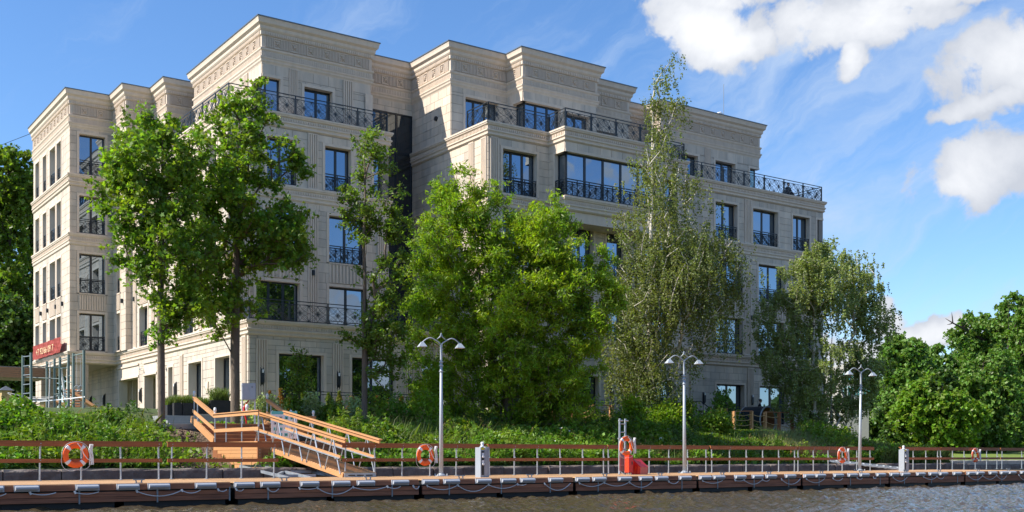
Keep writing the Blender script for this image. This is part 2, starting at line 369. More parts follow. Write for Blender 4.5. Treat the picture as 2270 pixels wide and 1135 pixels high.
# water, real waves in the part that shows
def nonu(a, b, step, lo, hi, grow):
    c = list(np.arange(a, b, step)); x = b; st = step
    while x < hi: c.append(x); st *= grow; x += st
    x = a; st = step; pre = []
    while x > lo: st *= grow; x -= st; pre.append(x)
    return np.array(pre[::-1]+c)
wx = nonu(2, 62, .10, -1500, 3000, 1.35); wy = nonu(12.5, 30.2, .10, -1500, 130, 1.3)
WX, WY = np.meshgrid(wx, wy)
amp = np.zeros_like(WX)
rr = np.random.default_rng(5)
wd = 2.3
for lam, A, nn in ((2.6, .006, 4), (1.2, .010, 6), (.62, .012, 9), (.38, .0085, 9), (.24, .0035, 6)):
    for _ in range(nn):
        a = wd+rr.normal(0, .55); k = 2*math.pi/(lam*rr.uniform(.75, 1.3)); ph = rr.uniform(0, 6.28)
        q = (WX*math.cos(a)+WY*math.sin(a))*k+ph+.5*np.sin(WX*.31+ph)+.5*np.sin(WY*.43-ph)
        amp += A/np.sqrt(nn)*3.0*(1-2*np.abs(np.sin(q/2))**1.2)*(0.75+.5*np.sin(WX*.22+WY*.17+ph))
fall = ((WX > 0) & (WX < 63) & (WY > 12) & (WY < 31)).astype(float)
WZ = amp*fall
# dock is floating above; the sheet passes beneath it
idx = np.arange(WX.size).reshape(WX.shape)
faces = np.stack([idx[:-1, :-1], idx[:-1, 1:], idx[1:, 1:], idx[1:, :-1]], -1).reshape(-1, 4)
wm = bpy.data.materials.new('river_water'); wm.use_nodes = True; t_ = wm.node_tree; p_ = t_.nodes['Principled BSDF']
p_.inputs['Base Color'].default_value = (.070, .052, .028, 1); p_.inputs['Roughness'].default_value = .06; p_.inputs['IOR'].default_value = 1.33; p_.inputs['Specular IOR Level'].default_value = .5
nz = t_.nodes.new('ShaderNodeTexNoise'); nz.inputs['Scale'].default_value = 7; nz.inputs['Detail'].default_value = 6; ge = t_.nodes.new('ShaderNodeNewGeometry')
t_.links.new(ge.outputs['Position'], nz.inputs['Vector']); bp = t_.nodes.new('ShaderNodeBump'); bp.inputs['Strength'].default_value = .8; bp.inputs['Distance'].default_value = .05
t_.links.new(nz.outputs['Fac'], bp.inputs['Height']); t_.links.new(bp.outputs[0], p_.inputs['Normal'])
w = link('water', npmesh('water', np.stack([WX, WY, WZ], -1).reshape(-1, 3), faces, wm, True)); tag(w, 'brown rippling river water in front of the dock', kind='structure')

# ------------------------------------------------------------------ quay wall: single stone blocks
def rough_block(name, L_, D_, H_, seed, m):
    """a hewn block with uneven faces"""
    r_ = random.Random(seed); nx = 5; b = MB(); vs = []
    for i in range(nx+1):
        x = L_*i/nx-L_/2
        for (y, z) in ((-D_/2, 0), (D_/2, 0), (D_/2, H_), (-D_/2+.05, H_), (-D_/2-.0, H_-.06)):
            e = .018
            vs.append((x+(r_.uniform(-e, e) if 0 < i < nx else 0), y+r_.uniform(-e, e), z+r_.uniform(-e, e)))
    fs = []
    for i in range(nx):
        for k in range(5): fs.append((i*5+k, i*5+(k+1) % 5, (i+1)*5+(k+1) % 5, (i+1)*5+k))
    fs += [(4, 3, 2, 1, 0), tuple(nx*5+k for k in range(5))]
    fs = [f[::-1] for f in fs]
    return b.add(vs, fs).mesh(name, m)
blk = [rough_block('stone_block', 1, .62, .36, i, granite) for i in range(5)]
quay = thing('quay_wall', 'low quay wall of dark hewn stone blocks at the foot of the bank', 'wall', (0, 0, 0))
s_ = -8.0; i = 0
while s_ < S_END-.2:
    l = random.Random(i).uniform(1.1, 2.3); l = min(l, S_END-s_)
    for row, (z0, hh, tt) in enumerate(((.50, 1.0, T_WALL-.28), (-.05, 1.35, T_WALL-.12))):
        o = link('stone_block', random.Random(i*3+row).choice(blk), quay, DW(s_+l/2+(.5 if row else 0), tt+random.Random(i+row*77).uniform(-.03, .03), z0+random.Random(i*5).uniform(-.015, .015)), (0, random.Random(i*9).uniform(-.006, .006), DROT), (l-.035, 1, hh))
    s_ += l; i += 1
b = MB()
b.prism([DW(-8, T_WALL-.02).xy, DW(S_END, T_WALL-.02).xy, DW(S_END, T_WALL+.35).xy, DW(-8, T_WALL+.35).xy], -1, .80); b.obj('backing', granite, quay)
q2 = thing('quay_wall', 'pale stone quay edge of the far lawn at the right', 'wall', (0, 0, 0))
pb = [rough_block('stone_block', 1, .8, .42, 20+i, granite_lt) for i in range(3)]
s_ = S_END+.6; i = 0
while s_ < S_END+90:
    l = random.Random(i+400).uniform(1.8, 3.2)
    link('stone_block', random.Random(i+500).choice(pb), q2, DW(s_+l/2, 60.3, .42), (0, 0, DROT), (l-.04, 1, 1))
    link('stone_block', blk[i % 5], q2, DW(s_+l/2+.4, 60.05, -.1), (0, 0, DROT), (l-.04, 1, 1.3))
    s_ += l; i += 1
# side return of the headland
b = MB()
for k in range(9): pass
o = thing('quay_wall', 'end return of the dark stone quay wall at the tip of the bank', 'wall')
for k in range(12):
    l = 2.0
    link('stone_block', blk[k % 5], o, DW(S_END-.4, T_WALL+.9+k*2.03, .45), (0, 0, DROT+R(90)), (l-.04, 1, 1.05))
    link('stone_block', blk[(k+2) % 5], o, DW(S_END-.35, T_WALL+.9+k*2.03, -.2), (0, 0, DROT+R(90)), (l-.04, 1, 1.6))
# lawn sheet at the far right
lawn_m = mat('mown_lawn', (.15, .21, .022), rough=.9, var=.25, nscale=1.5, bump=.6, bscale=30, col2=(.12, .17, .02), n2=.3)
ls = np.linspace(S_END+1, S_END+160, 60); lt = np.linspace(60.9, 105, 24)
LS, LT = np.meshgrid(ls, lt); LZ = ground(LS, LT)+.03
idx = np.arange(LS.size).reshape(LS.shape)
faces = np.stack([idx[:-1, :-1], idx[:-1, 1:], idx[1:, 1:], idx[1:, :-1]], -1).reshape(-1, 4)
tag(link('lawn', npmesh('lawn', np.stack([UD.x*LS+ND.x*LT, UD.y*LS+ND.y*LT, LZ], -1).reshape(-1, 3), faces, lawn_m)), 'sunlit mown lawn beyond the far quay', kind='structure')
# ------------------------------------------------------------------ the apartment building
BZ = CAMZ                      # heights below were measured from eye level
B = thing('apartment_building', 'long beige limestone apartment block with stepped terraces, carved friezes and dark railings', 'building', (34, 62, 3.0))
BLOC = Vector(B.location)
def bobj(mb, name, m, parent=None, smooth=False):
    """mesh in world coordinates, parented to the building"""
    o = mb.obj(name, m, None, smooth)
    if parent is None: o.parent = B; o.matrix_parent_inverse = Matrix.Translation(-BLOC)
    else: o.parent = parent; o.matrix_parent_inverse = Matrix.Identity(4)
    return o
class Seg:
    """a straight piece of facade: local a (left to right from outside), o (outwards), z"""
    def __init__(s, p0, p1):
        s.p0 = Vector(p0); s.p1 = Vector(p1); d = s.p1-s.p0; s.L = d.length; s.e = d.normalized(); s.n = Vector((s.e.y, -s.e.x)); s.rz = math.atan2(s.e.y, s.e.x)
    def pt(s, a, o, z): p = s.p0+s.e*a+s.n*o; return (p.x, p.y, z+BZ)
    def box(s, mb, a0, a1, o0, o1, z0, z1):
        return mb.add([s.pt(a0, o1, z0), s.pt(a1, o1, z0), s.pt(a1, o0, z0), s.pt(a0, o0, z0), s.pt(a0, o1, z1), s.pt(a1, o1, z1), s.pt(a1, o0, z1), s.pt(a0, o0, z1)], MB.BF)
    def a(s, v): return v-s.p0.x if abs(s.e.x) > .5 else s.p0.y-v
# unit meshes shared by repeats
unit_box = MB().box(-.5, .5, -.5, .5, -.5, .5)
slab_me = unit_box.mesh('stone_slab', stone)
pane_me = unit_box.mesh('pane', glass); pane_cur = unit_box.mesh('pane', glass_cur); pane_dk = unit_box.mesh('pane', glass_dk); pane_pl = unit_box.mesh('pane', glass_pale)
def ornament():
    b = MB(); w = .016
    def arc(p, q, bulge, n=7):
        p = Vector(p); q = Vector(q); d = q-p; pr = Vector((-d.y, d.x)); last = None
        for i in range(n+1):
            t = i/n; c = p+d*t+pr*bulge*4*t*(1-t)
            if last is not None: b.bar((last.x, 0, last.y), (c.x, 0, c.y), w, w*1.1, (0, 1, 0))
            last = c
    for sx in (-1, 1):
        for sz in (-1, 1):
            cnr = (sx*.5, sz*.5)
            arc(cnr, (0, 0), .20); arc(cnr, (0, 0), -.20); arc(cnr, (0, 0), .08, 5); arc(cnr, (0, 0), -.08, 5)
    for p, q in (((-.5, 0), (0, .5)), ((0, .5), (.5, 0)), ((.5, 0), (0, -.5)), ((0, -.5), (-.5, 0))): arc(p, q, -.12, 6)
    for p, q in (((-.13, 0), (0, .16)), ((0, .16), (.13, 0)), ((.13, 0), (0, -.16)), ((0, -.16), (-.13, 0))): arc(p, q, 0, 1)
    return b.mesh('ornamental_panel', iron)
orn = ornament()
def rosette():
    b = MB(); b.box(-.5, .5, -.02, .02, -.5, .5)
    for (x0, x1, z0, z1) in ((-.5, .5, .42, .5), (-.5, .5, -.5, -.42), (-.5, -.42, -.42, .42), (.42, .5, -.42, .42)): b.box(x0, x1, -.09, -.02, z0, z1)
    for k in range(8):
        a = k*math.pi/4; l = .52 if k % 2 else .38; ca, sa = math.cos(a), math.sin(a); pr = (-sa, ca); w = .085
        pts = [(ca*.06, sa*.06), (ca*l*.55+pr[0]*w, sa*l*.55+pr[1]*w), (ca*l, sa*l), (ca*l*.55-pr[0]*w, sa*l*.55-pr[1]*w)]
        vs = [(x, -.02, z) for x, z in pts]+[(ca*l*.5, -.12, sa*l*.5)]
        b.add(vs, [(0, 1, 4), (1, 2, 4), (2, 3, 4), (3, 0, 4)])
    b.box(-.08, .08, -.13, -.02, -.08, .08)
    return b.mesh('rosette_panel', stone_warm)
ros = rosette()
def flutes(n=5, m=stone_warm, name='fluted_panel'):
    b = MB(); b.box(-.5, .5, -.01, .02, -.5, .5); w = 1/(2*n+1)
    for k in range(n+1): b.box(-.5+2*k*w, -.5+(2*k+1)*w, -.075, -.01, -.5, .5)
    b.box(-.5, .5, -.075, -.01, .485, .5); b.box(-.5, .5, -.075, -.01, -.5, -.485)
    return b.mesh(name, m)
flu = flutes(4); flu_p = flutes(4, stone_trim, 'fluted_pilaster'); flu_s = flutes(10, stone_trim, 'fluted_spandrel')
SLABS = []
def emit_window(seg, a0, a1, z0, z1, n=2, juliet=True, cl=False, cr=False, rec=.34, dark=None, tall=False, trim=True):
    """opening a0..a1: stone surround, dark frame, panes, optional low ornamental railing. cl / cr: turns the corner at that side"""
    x0 = a0+(rec if cl else 0); x1 = a1-(rec if cr else 0); f = .07
    if trim:
        mb = MB(); T = .15
        if not cl: seg.box(mb, a0-T, a0, -rec-.05, .055, z0, z1)
        if not cr: seg.box(mb, a1, a1+T, -rec-.05, .055, z0, z1)
        seg.box(mb, a0-(0 if cl else T), a1+(0 if cr else T), -rec-.05, .057, z1, z1+T)
        seg.box(mb, a0, a1, -rec-.05, .07, z0-.07, z0)
        bobj(mb, 'window_surround', stone_trim)
    mb = MB(); o0, o1 = -rec-.05, -rec+.03
    seg.box(mb, x0, x0+f, o0, o1, z0, z1); seg.box(mb, x1-f, x1, o0, o1, z0, z1)
    seg.box(mb, x0+f, x1-f, o0, o1, z1-f*1.3, z1); seg.box(mb, x0+f, x1-f, o0, o1, z0, z0+f*1.2)
    cuts = [x0+(x1-x0)*k/n for k in range(n+1)]; cur = random.random() < .12
    for c in cuts[1:-1]: seg.box(mb, c-.065, c+.065, o0, o1+.003, z0+f*1.2, z1-f*1.3)
    win = bobj(mb, 'window', frame_m)
    for k in range(n):
        ca, cb = cuts[k], cuts[k+1]; c = seg.pt((ca+cb)/2, -rec-.02, (z0+z1)/2)
        me = dark or (pane_cur if cur and (k != 1 or n == 1) else pane_me)
        o = bpy.data.objects.new('pane', me); C.objects.link(o); o.location = c; o.rotation_euler = (random.uniform(-.004, .004), 0, seg.rz+random.uniform(-.006, .006)); o.scale = (cb-ca, .02, z1-z0-.1)
        o.parent = win; o.matrix_parent_inverse = Matrix.Identity(4)
    if juliet:
        h = .95; mb = MB(); oo = -.04 if not (cl or cr) else .02
        seg.box(mb, a0, a1, oo-.05, oo, z0+h-.05, z0+h); seg.box(mb, a0, a1, oo-.04, oo-.01, z0+h-.16, z0+h-.135)
        seg.box(mb, a0, a1, oo-.04, oo-.01, z0+.03, z0+.07)
        nn = max(1, round((a1-a0)/.85)); w = (a1-a0)/nn
        for k in range(nn+1): seg.box(mb, a0+k*w-.02 if k else a0, a0+k*w+.02 if k < nn else a1, oo-.045, oo-.004, z0+.0, z0+h-.05)
        jr = bobj(mb, 'juliet_railing', iron)
        for k in range(nn):
            o = bpy.data.objects.new('ornamental_panel', orn); C.objects.link(o); o.location = seg.pt(a0+(k+.5)*w, oo-.025, z0+(h-.16+.07)/2)
            o.rotation_euler = (0, 0, seg.rz); o.scale = (w-.05, 1, h-.24); o.parent = jr; o.matrix_parent_inverse = Matrix.Identity(4)
def build_wall(p0, p1, z0, z1, wins=(), pils=(), blocks=(), thick=.42, tiles=True, seed=1):
    """stone facade: backing with holes, separate slabs, windows, fluted pilasters. wins/pils in absolute X or Y"""
    seg = Seg(p0, p1); rnd = random.Random(seed+int(p0[0]*7+p0[1]*13+z0*3))
    holes = []
    W = []
    for w in wins:
        a = sorted((seg.a(w['x'][0]), seg.a(w['x'][1]))); a = [max(a[0], 0), min(a[1], seg.L)]
        d = dict(w); d['a'] = a; W.append(d); holes.append((a[0]-(0 if w.get('cl') else .03), a[1]+(0 if w.get('cr') else .03), w['z'][0]-.03, w['z'][1]+.03))
    PL = []
    for p in pils:
        a = sorted((seg.a(p[0]), seg.a(p[1]))); PL.append((a[0], a[1], p[2] if len(p) > 2 else z0, p[3] if len(p) > 3 else z1))
    def strips(hs, zs):
        for za, zb in zip(zs[:-1], zs[1:]):
            zm = (za+zb)/2; act = sorted((h[0], h[1]) for h in hs if h[2] < zm < h[3]); x = 0; out = []
            for h0, h1 in act:
                if h0 > x+.01: out.append((x, h0))
                x = max(x, h1)
            if x < seg.L-.01: out.append((x, seg.L))
            yield za, zb, out
    zs = sorted({z0, z1, *[h[2] for h in holes if z0 < h[2] < z1], *[h[3] for h in holes if z0 < h[3] < z1]})
    mb = MB()
    for za, zb, iv in strips(holes, zs):
        for x0, x1 in iv: seg.box(mb, x0, x1, -thick, 0, za, zb)
    bobj(mb, 'wall', stone_joint)
    if tiles:
        T = .152; hs = []
        for w, h in zip(W, holes): hs.append((h[0]-(0 if w.get('cl') else T-.03), h[1]+(0 if w.get('cr') else T-.03), h[2]-.04, h[3]+T-.03))
        hs += PL
        rows = [z0]; 
        nr = max(1, round((z1-z0)/.46))
        base = [z0+(z1-z0)*i/nr for i in range(nr+1)]
        ed = [e for h in hs for e in (h[2], h[3]) if z0+.02 < e < z1-.02]
        zz = sorted(set([round(v, 3) for v in base if all(abs(v-e) > .12 for e in ed) or v in (z0, z1)]+[round(e, 3) for e in ed]))
        g = .009
        for ri, (za, zb, iv) in enumerate(strips(hs, zz)):
            for x0, x1 in iv:
                ln = x1-x0
                if ln < .03: continue
                k = max(1, round(ln/.86)); off = (.5 if ri % 2 and k > 1 else 0)
                cuts = [x0]+[x0+ln*(i+off)/k for i in range(1 if not off else 0, k)]+[x1]; cuts = sorted(set(round(c, 4) for c in cuts))
                for c0, c1 in zip(cuts[:-1], cuts[1:]):
                    if c1-c0 < .05: continue
                    SLABS.append((seg, c0+g, c1-g, za+g, zb-g))
    for (a0, a1, pz0, pz1) in PL:
        o = bpy.data.objects.new('fluted_pilaster', flu_p); C.objects.link(o); o.location = seg.pt((a0+a1)/2, .02, (pz0+pz1)/2); o.rotation_euler = (0, 0, seg.rz)
        o.scale = (a1-a0-.02, 1.0, pz1-pz0-.01); o.parent = B; o.matrix_parent_inverse = Matrix.Translation(-BLOC)
    for w, h in zip(W, holes):
        emit_window(seg, w['a'][0], w['a'][1], w['z'][0], w['z'][1], w.get('n', 2), w.get('j', True), w.get('cl', False), w.get('cr', False), w.get('rec', .34), w.get('dark'))
        if w.get('sp'):
            sz0, sz1 = w['sp']; o = bpy.data.objects.new('fluted_spandrel', flu_s); C.objects.link(o); o.location = seg.pt((w['a'][0]+w['a'][1])/2, .012, (sz0+sz1)/2)
            o.rotation_euler = (0, 0, seg.rz); o.scale = (w['a'][1]-w['a'][0], .9, sz1-sz0); o.parent = B; o.matrix_parent_inverse = Matrix.Translation(-BLOC)
    return seg
def sweep(path, prof, name, m):
    """moulding of profile (outwards, z) along a facade outline, mitred"""
    pts = [Vector(p) for p in path]; segs = [Seg(a, b) for a, b in zip(pts[:-1], pts[1:])]; mb = MB(); n = len(prof)
    for i, p in enumerate(pts):
        ns = []
        if i > 0: ns.append(segs[i-1].n)
        if i < len(segs): ns.append(segs[i].n)
        off = ns[0] if len(ns) == 1 or (ns[0]-ns[1]).length < 1e-4 else ns[0]+ns[1]
        for o, z in prof: q = p+off*o; mb.v.append((q.x, q.y, z+BZ))
    for i in range(len(pts)-1):
        for k in range(n-1): mb.f.append((i*n+k, i*n+k+1, (i+1)*n+k+1, (i+1)*n+k))
    mb.f.append(tuple(range(n))); mb.f.append(tuple(range((len(pts)-1)*n, len(pts)*n))[::-1])
    return bobj(mb, name, m)
def dentils(path, o0, o1, z0, z1, pitch=.14, w=.07):
    mb = MB()
    for a, b in zip(path[:-1], path[1:]):
        s = Seg(a, b)
        if s.n.x > .5 or s.n.y > .5: continue
        k = int(s.L/pitch)
        for i in range(k): x = (i+.5)*s.L/k; s.box(mb, x-w/2, x+w/2, o0, o1, z0, z1)
    tag(bobj(mb, 'dentil_row', stone_trim), kind='stuff')
def band(path, zt, name='cornice', big=1.0):
    o = .2*big
    prof = [(-.3, zt), (o+.02, zt), (o+.02, zt-.09), (o-.01, zt-.12), (o-.02, zt-.17), (o-.07, zt-.21), (.10*big, zt-.23), (.10*big, zt-.40), (.16*big, zt-.43), (.16*big, zt-.50), (.10*big, zt-.56), (.085*big, zt-.63), (.12*big, zt-.655), (.115*big, zt-.70), (.03, zt-.77), (-.3, zt-.77)]
    sweep(path, prof, name, stone_trim); dentils(path, .10*big, .10*big+.045, zt-.385, zt-.25)
post_me = unit_box.mesh('post', iron)
def add_post(s, a, z, h, w, par):
    o = bpy.data.objects.new('post', post_me); C.objects.link(o); o.location = s.pt(a, 0, z+h/2); o.rotation_euler = (0, 0, s.rz); o.scale = (w, w, h); o.parent = par
def rail_run(path, h=1.1, inset=-.02, z=0, bay=1.9):
    """terrace railing: posts, two handrails, ornamental panels"""
    segs = [Seg(a, b) for a, b in zip(path[:-1], path[1:])]
    mb = MB()
    for s in segs:
        s.box(mb, -.02, s.L+.02, -.025, .025, z+h-.04, z+h); s.box(mb, 0, s.L, -.015, .015, z+h-.20, z+h-.17); s.box(mb, 0, s.L, -.018, .018, z+.06, z+.10)
    rr_ = bobj(mb, 'terrace_railing', iron)
    for s in segs:
        k = max(1, round(s.L/bay)); w = s.L/k; pm = MB()
        for i in range(k+1): add_post(s, i*w, z, h-.04, .056, rr_)
        for i in range(k):
            for e in (.07, w-.07): add_post(s, i*w+e, z+.10, h-.3, .024, rr_)
        q = max(1, round((w-.14)/.85))
        for i in range(k):
            for j in range(q):
                pw = (w-.14)/q; o = bpy.data.objects.new('ornamental_panel', orn); C.objects.link(o)
                o.location = s.pt(i*w+.07+(j+.5)*pw, 0, z+(h-.2+.10)/2); o.rotation_euler = (0, 0, s.rz); o.scale = (pw, 1, h-.30); o.parent = rr_; o.matrix_parent_inverse = Matrix.Identity(4)

ZG, Z1, Z2, Z3, ZT, ZR = 2.05, 6.72, 10.50, 14.34, 18.15, 23.53
# --- penthouse storey walls
PEN = [(17.87, 86.), (17.87, 75.45), (20.6, 75.45), (20.6, 72.53), (22.35, 72.53), (22.35, 69.85), (24.6, 69.85), (24.6, 67.8), (23.42, 67.8), (23.42, 57.2), (29.95, 57.2), (29.95, 59.0),
       (33.7, 59.0), (33.7, 54.55), (37.6, 54.55), (37.6, 52.95), (43.05, 52.95), (43.05, 54.7), (47.1, 54.7), (47.1, 57.1), (50.7, 57.1), (50.7, 55.6), (60.1, 55.6), (60.1, 80.)]
ZW = 21.12
def win(x0, x1, z0, z1, **k): return dict(x=(x0, x1), z=(z0, z1), **k)
alft = [(78.9, 77.7), (80.9, 79.3), (83.0, 81.9), (85.3, 84.1)]
apil = []
build_wall(PEN[0], PEN[1], ZT, ZW, [win(a, b, 18.2, 20.8, n=1) for a, b in alft])
build_wall(PEN[1], PEN[2], ZT, ZW, [win(18.42, 20.05, 18.2, 20.8)])
build_wall(PEN[2], PEN[3], ZT, ZW, [win(74.6, 73.9, 18.3, 20.7, n=1, j=False)])
build_wall(PEN[3], PEN[4], ZT, ZW)
build_wall(PEN[4], PEN[5], ZT, ZW, [win(71.8, 70.6, 18.2, 20.7, n=1, j=False)])
build_wall(PEN[5], PEN[6], ZT, ZW)
build_wall(PEN[6], PEN[7], ZT, ZW, tiles=False); build_wall(PEN[7], PEN[8], ZT, ZW, tiles=False)
build_wall(PEN[8], PEN[9], ZT, ZW, [win(58.55, 57.2, 18.2, 20.42, n=1, j=False, cr=True, rec=.22), win(62.4, 60.6, 18.2, 20.42, j=False), win(66.3, 64.4, 18.2, 20.42, j=False)], [(59.7, 59.1), (63.6, 63.0)])
build_wall(PEN[9], PEN[10], ZT, ZW, [win(23.42, 24.45, 18.2, 20.42, n=1, j=False, cl=True, rec=.22), win(25.85, 27.55, 18.2, 20.30, j=False)], [(24.95, 25.48), (28.2, 28.8)])
build_wall(PEN[10], PEN[11], ZT, ZW, [win(58.4, 57.2, 18.2, 20.4, j=False, n=1)])
build_wall(PEN[11], PEN[12], 20.42, ZW)
build_wall(PEN[12], PEN[13], ZT, ZW)
build_wall(PEN[13], PEN[14], ZT, ZW, [win(34.65, 36.95, 18.2, 20.65, n=3, j=False)])
build_wall(PEN[14], PEN[15], ZT, ZW, [win(53.9, 52.95, 18.2, 20.55, n=1, j=False, cr=True, rec=.24)])
build_wall(PEN[15], PEN[16], ZT, ZW, [win(37.6, 40.3, 18.2, 20.55, n=3, j=False, cl=True, rec=.24), win(40.75, 42.5, 18.2, 20.4, n=2, j=False)])
build_wall(PEN[16], PEN[17], ZT, ZW); build_wall(PEN[17], PEN[18], ZT, ZW, [win(43.7, 46.2, 18.2, 20.4, n=2, j=False)])
build_wall(PEN[18], PEN[19], ZT, ZW); build_wall(PEN[19], PEN[20], ZT, ZW, [win(47.9, 50.0, 18.2, 20.4, j=False)])
build_wall(PEN[20], PEN[21], ZT, ZW)
build_wall(PEN[21], PEN[22], ZT, ZW, [win(52.5, 54.1, 18.2, 20.4, j=False), win(55.75, 57.7, 18.2, 20.4, j=False), win(59.15, 60.1, 18.2, 20.35, n=1, j=False, cr=True, rec=.2, dark=pane_pl)], [(54.75, 55.3)])
# --- entablature: one moulding per run, frieze panels let into it
prof = [(-.3, ZR-.06), (.40, ZR-.06), (.36, ZR-.20), (.34, ZR-.33), (.22, ZR-.44), (.21, ZR-.58), (.16, ZR-.66), (.12, ZR-.70), (.12, ZR-.90), (.05, ZR-.93), (.05, ZR-1.58), (.15, ZR-1.60), (.14, ZR-1.68), (.08, ZR-1.76), (.08, ZR-2.03),
        (.16, ZR-2.06), (.155, ZR-2.13), (.11, ZR-2.20), (.10, ZR-2.28), (.05, ZR-2.36), (.03, ZR-2.42), (-.3, ZR-2.42)]
sweep(PEN, prof, 'entablature', stone_trim)
sweep(PEN, [(-.3, ZR), (.43, ZR), (.43, ZR-.055), (-.3, ZR-.055)], 'roof_edge', roof_metal)
dentils(PEN, .12, .165, ZR-.88, ZR-.72, .13, .065); dentils(PEN, .08, .115, ZR-2.02, ZR-1.78, .11, .055)
for a, b_ in zip(PEN[:-1], PEN[1:]):
    s = Seg(a, b_)
    if s.n.x > .5 or s.n.y > .5 or s.L < .8: continue
    k = max(1, round((s.L-.5)/1.02)); w = s.L/(k+.45)
    if s.L > 9: k = min(k, int(s.L/1.0))
    x = .10; toggle = False
    ww = (s.L-.2)/(2*k+1)
    for i in range(2*k+1):
        xc = .10+(i+.5)*ww; me, nm, fw = (flu, 'fluted_panel', ww*.86) if i % 2 == 0 else (ros, 'rosette_panel', min(.58, ww*.95))
        o = bpy.data.objects.new(nm, me); C.objects.link(o); o.location = s.pt(xc, .06, ZR-1.255); o.rotation_euler = (0, 0, s.rz); o.scale = (fw, .7, .56)
        o.parent = B; o.matrix_parent_inverse = Matrix.Translation(-BLOC)
# --- storeys two to four
wz = [(6.80, 9.22), (10.52, 13.08), (14.40, 16.82)]
SPN = (9.42, 10.40)
LOW1 = [(17.87, 86.), (17.87, 75.45), (20.6, 75.45), (20.6, 72.6), (21.0, 72.6), (21.0, 55.8), (30.35, 55.8), (30.35, 59.0)]
def stack(x0, x1, lv=(0, 1, 2), **k):
    out = []
    for i in lv:
        kk = dict(k)
        if i == 1: kk['sp'] = SPN
        out.append(win(x0, x1, *wz[i], **kk))
    return out
def low_wall(p0, p1, wins=(), pils=()):
    """one wall from the ground cornice to the terrace, split by the storey band"""
    w1 = [w for w in wins if w['z'][0] < 13.5]; w2 = [w for w in wins if w['z'][0] > 13.5]
    build_wall(p0, p1, Z1, Z3-.77, w1, [(p[0], p[1], Z1+.05, Z3-1.35) for p in pils])
    build_wall(p0, p1, Z3, ZT-.77, w2, [(p[0], p[1], Z3+.02, ZT-.8) for p in pils])
    s = Seg(p0, p1); b = MB(); s.box(b, 0, s.L, -.42, 0, Z3-.77, Z3); s.box(b, 0, s.L, -.42, 0, ZT-.77, ZT); bobj(b, 'wall', stone_joint)
    for p in pils:   # little framed square under the band
        a = (s.a(p[0])+s.a(p[1]))/2; b = MB(); w = .27
        for (q0, q1, y0, y1) in ((-w, w, .2, .27), (-w, w, -.27, -.2), (-w, -w+.07, -.2, .2), (w-.07, w, -.2, .2)): s.box(b, a+q0, a+q1, .0, .05, Z3-1.06+y0, Z3-1.06+y1)
        s.box(b, a-.1, a+.1, 0, .04, Z3-1.16, Z3-.96); bobj(b, 'framed_square', stone_trim)
aw = []
for a, b_ in alft: aw += stack(a, b_, n=1)
low_wall(LOW1[0], LOW1[1], aw)
low_wall(LOW1[1], LOW1[2], stack(18.42, 20.05))
low_wall(LOW1[2], LOW1[3], stack(74.6, 73.8, n=1))
low_wall(LOW1[3], LOW1[4])
low_wall(LOW1[4], LOW1[5], stack(71.0, 69.3)+stack(66.8, 65.2)+stack(62.6, 61.0)+stack(58.6, 57.4, n=1), [(72.2, 71.6), (68.5, 67.9), (64.2, 63.6), (60.2, 59.6)])
low_wall(LOW1[5], LOW1[6], [win(22.5, 24.97, *wz[0], n=3, j=False), win(26.67, 29.0, *wz[0], j=False), win(23.0, 25.05, *wz[1], sp=SPN), win(26.67, 28.85, *wz[1], sp=SPN),
                            win(23.1, 24.77, *wz[2]), win(26.43, 28.0, *wz[2]), win(29.4, 30.35, *wz[2], n=1, cr=True, rec=.24)], [(25.42, 26.02)])
for xx, zz0, zz1 in ((28.42, Z3+.02, ZT-.8), (21.6, Z3+.02, ZT-.8), (21.6, Z1+.05, Z3-1.35), (29.6, Z1+.05, Z3-1.35)):
    o = bpy.data.objects.new('fluted_pilaster', flu_p); C.objects.link(o); s = Seg(LOW1[5], LOW1[6]); o.location = s.pt(s.a(xx+.28), .05, (zz0+zz1)/2); o.scale = (.5, 1, zz1-zz0); o.parent = B; o.matrix_parent_inverse = Matrix.Translation(-BLOC)
low_wall(LOW1[6], LOW1[7])
LOW2 = [(33.7, 59.0), (33.7, 50.72), (37.8, 50.72), (48.3, 50.72), (48.3, 57.0), (50.2, 57.0), (50.2, 53.25), (64.15, 53.25), (64.15, 80.)]
low_wall(LOW2[0], LOW2[1], (), [(51.35, 50.80), (52.6, 52.05)])
low_wall(LOW2[1], LOW2[2], stack(34.65, 36.95, n=3), [(33.80, 34.35)])
build_wall(LOW2[2], LOW2[3], Z1, Z3-.77, stack(39.4, 41.0, (0, 1))+stack(42.0, 43.4, (0, 1), n=1)+stack(45.0, 47.2, (0, 1)))
build_wall((45.2, 50.72), LOW2[3], Z3, ZT-.77, [win(45.9, 47.6, *wz[2])])
s = Seg(LOW2[2], LOW2[3]); b = MB(); s.box(b, 0, s.L, -.42, 0, Z3-.77, Z3); s.box(b, 7.4, s.L, -.42, 0, ZT-.77, ZT); bobj(b, 'wall', stone_joint)
low_wall(LOW2[3], LOW2[4]); low_wall(LOW2[4], LOW2[5]); low_wall(LOW2[5], LOW2[6])
low_wall(LOW2[6], LOW2[7], [win(53.4, 55.45, *wz[2]), win(56.95, 59.45, *wz[2]), win(60.95, 62.7, *wz[2]), win(63.5, 64.15, *wz[2], n=1, cr=True, rec=.2, dark=pane_pl),
                            win(53.45, 56.0, *wz[1], sp=SPN), win(57.5, 60.15, *wz[1], sp=SPN), win(61.5, 63.2, *wz[1], sp=SPN), win(53.45, 56.0, *wz[0]), win(57.5, 60.15, *wz[0]), win(61.5, 63.2, *wz[0])], [(56.12, 56.75)])
low_wall(LOW2[7], LOW2[8])
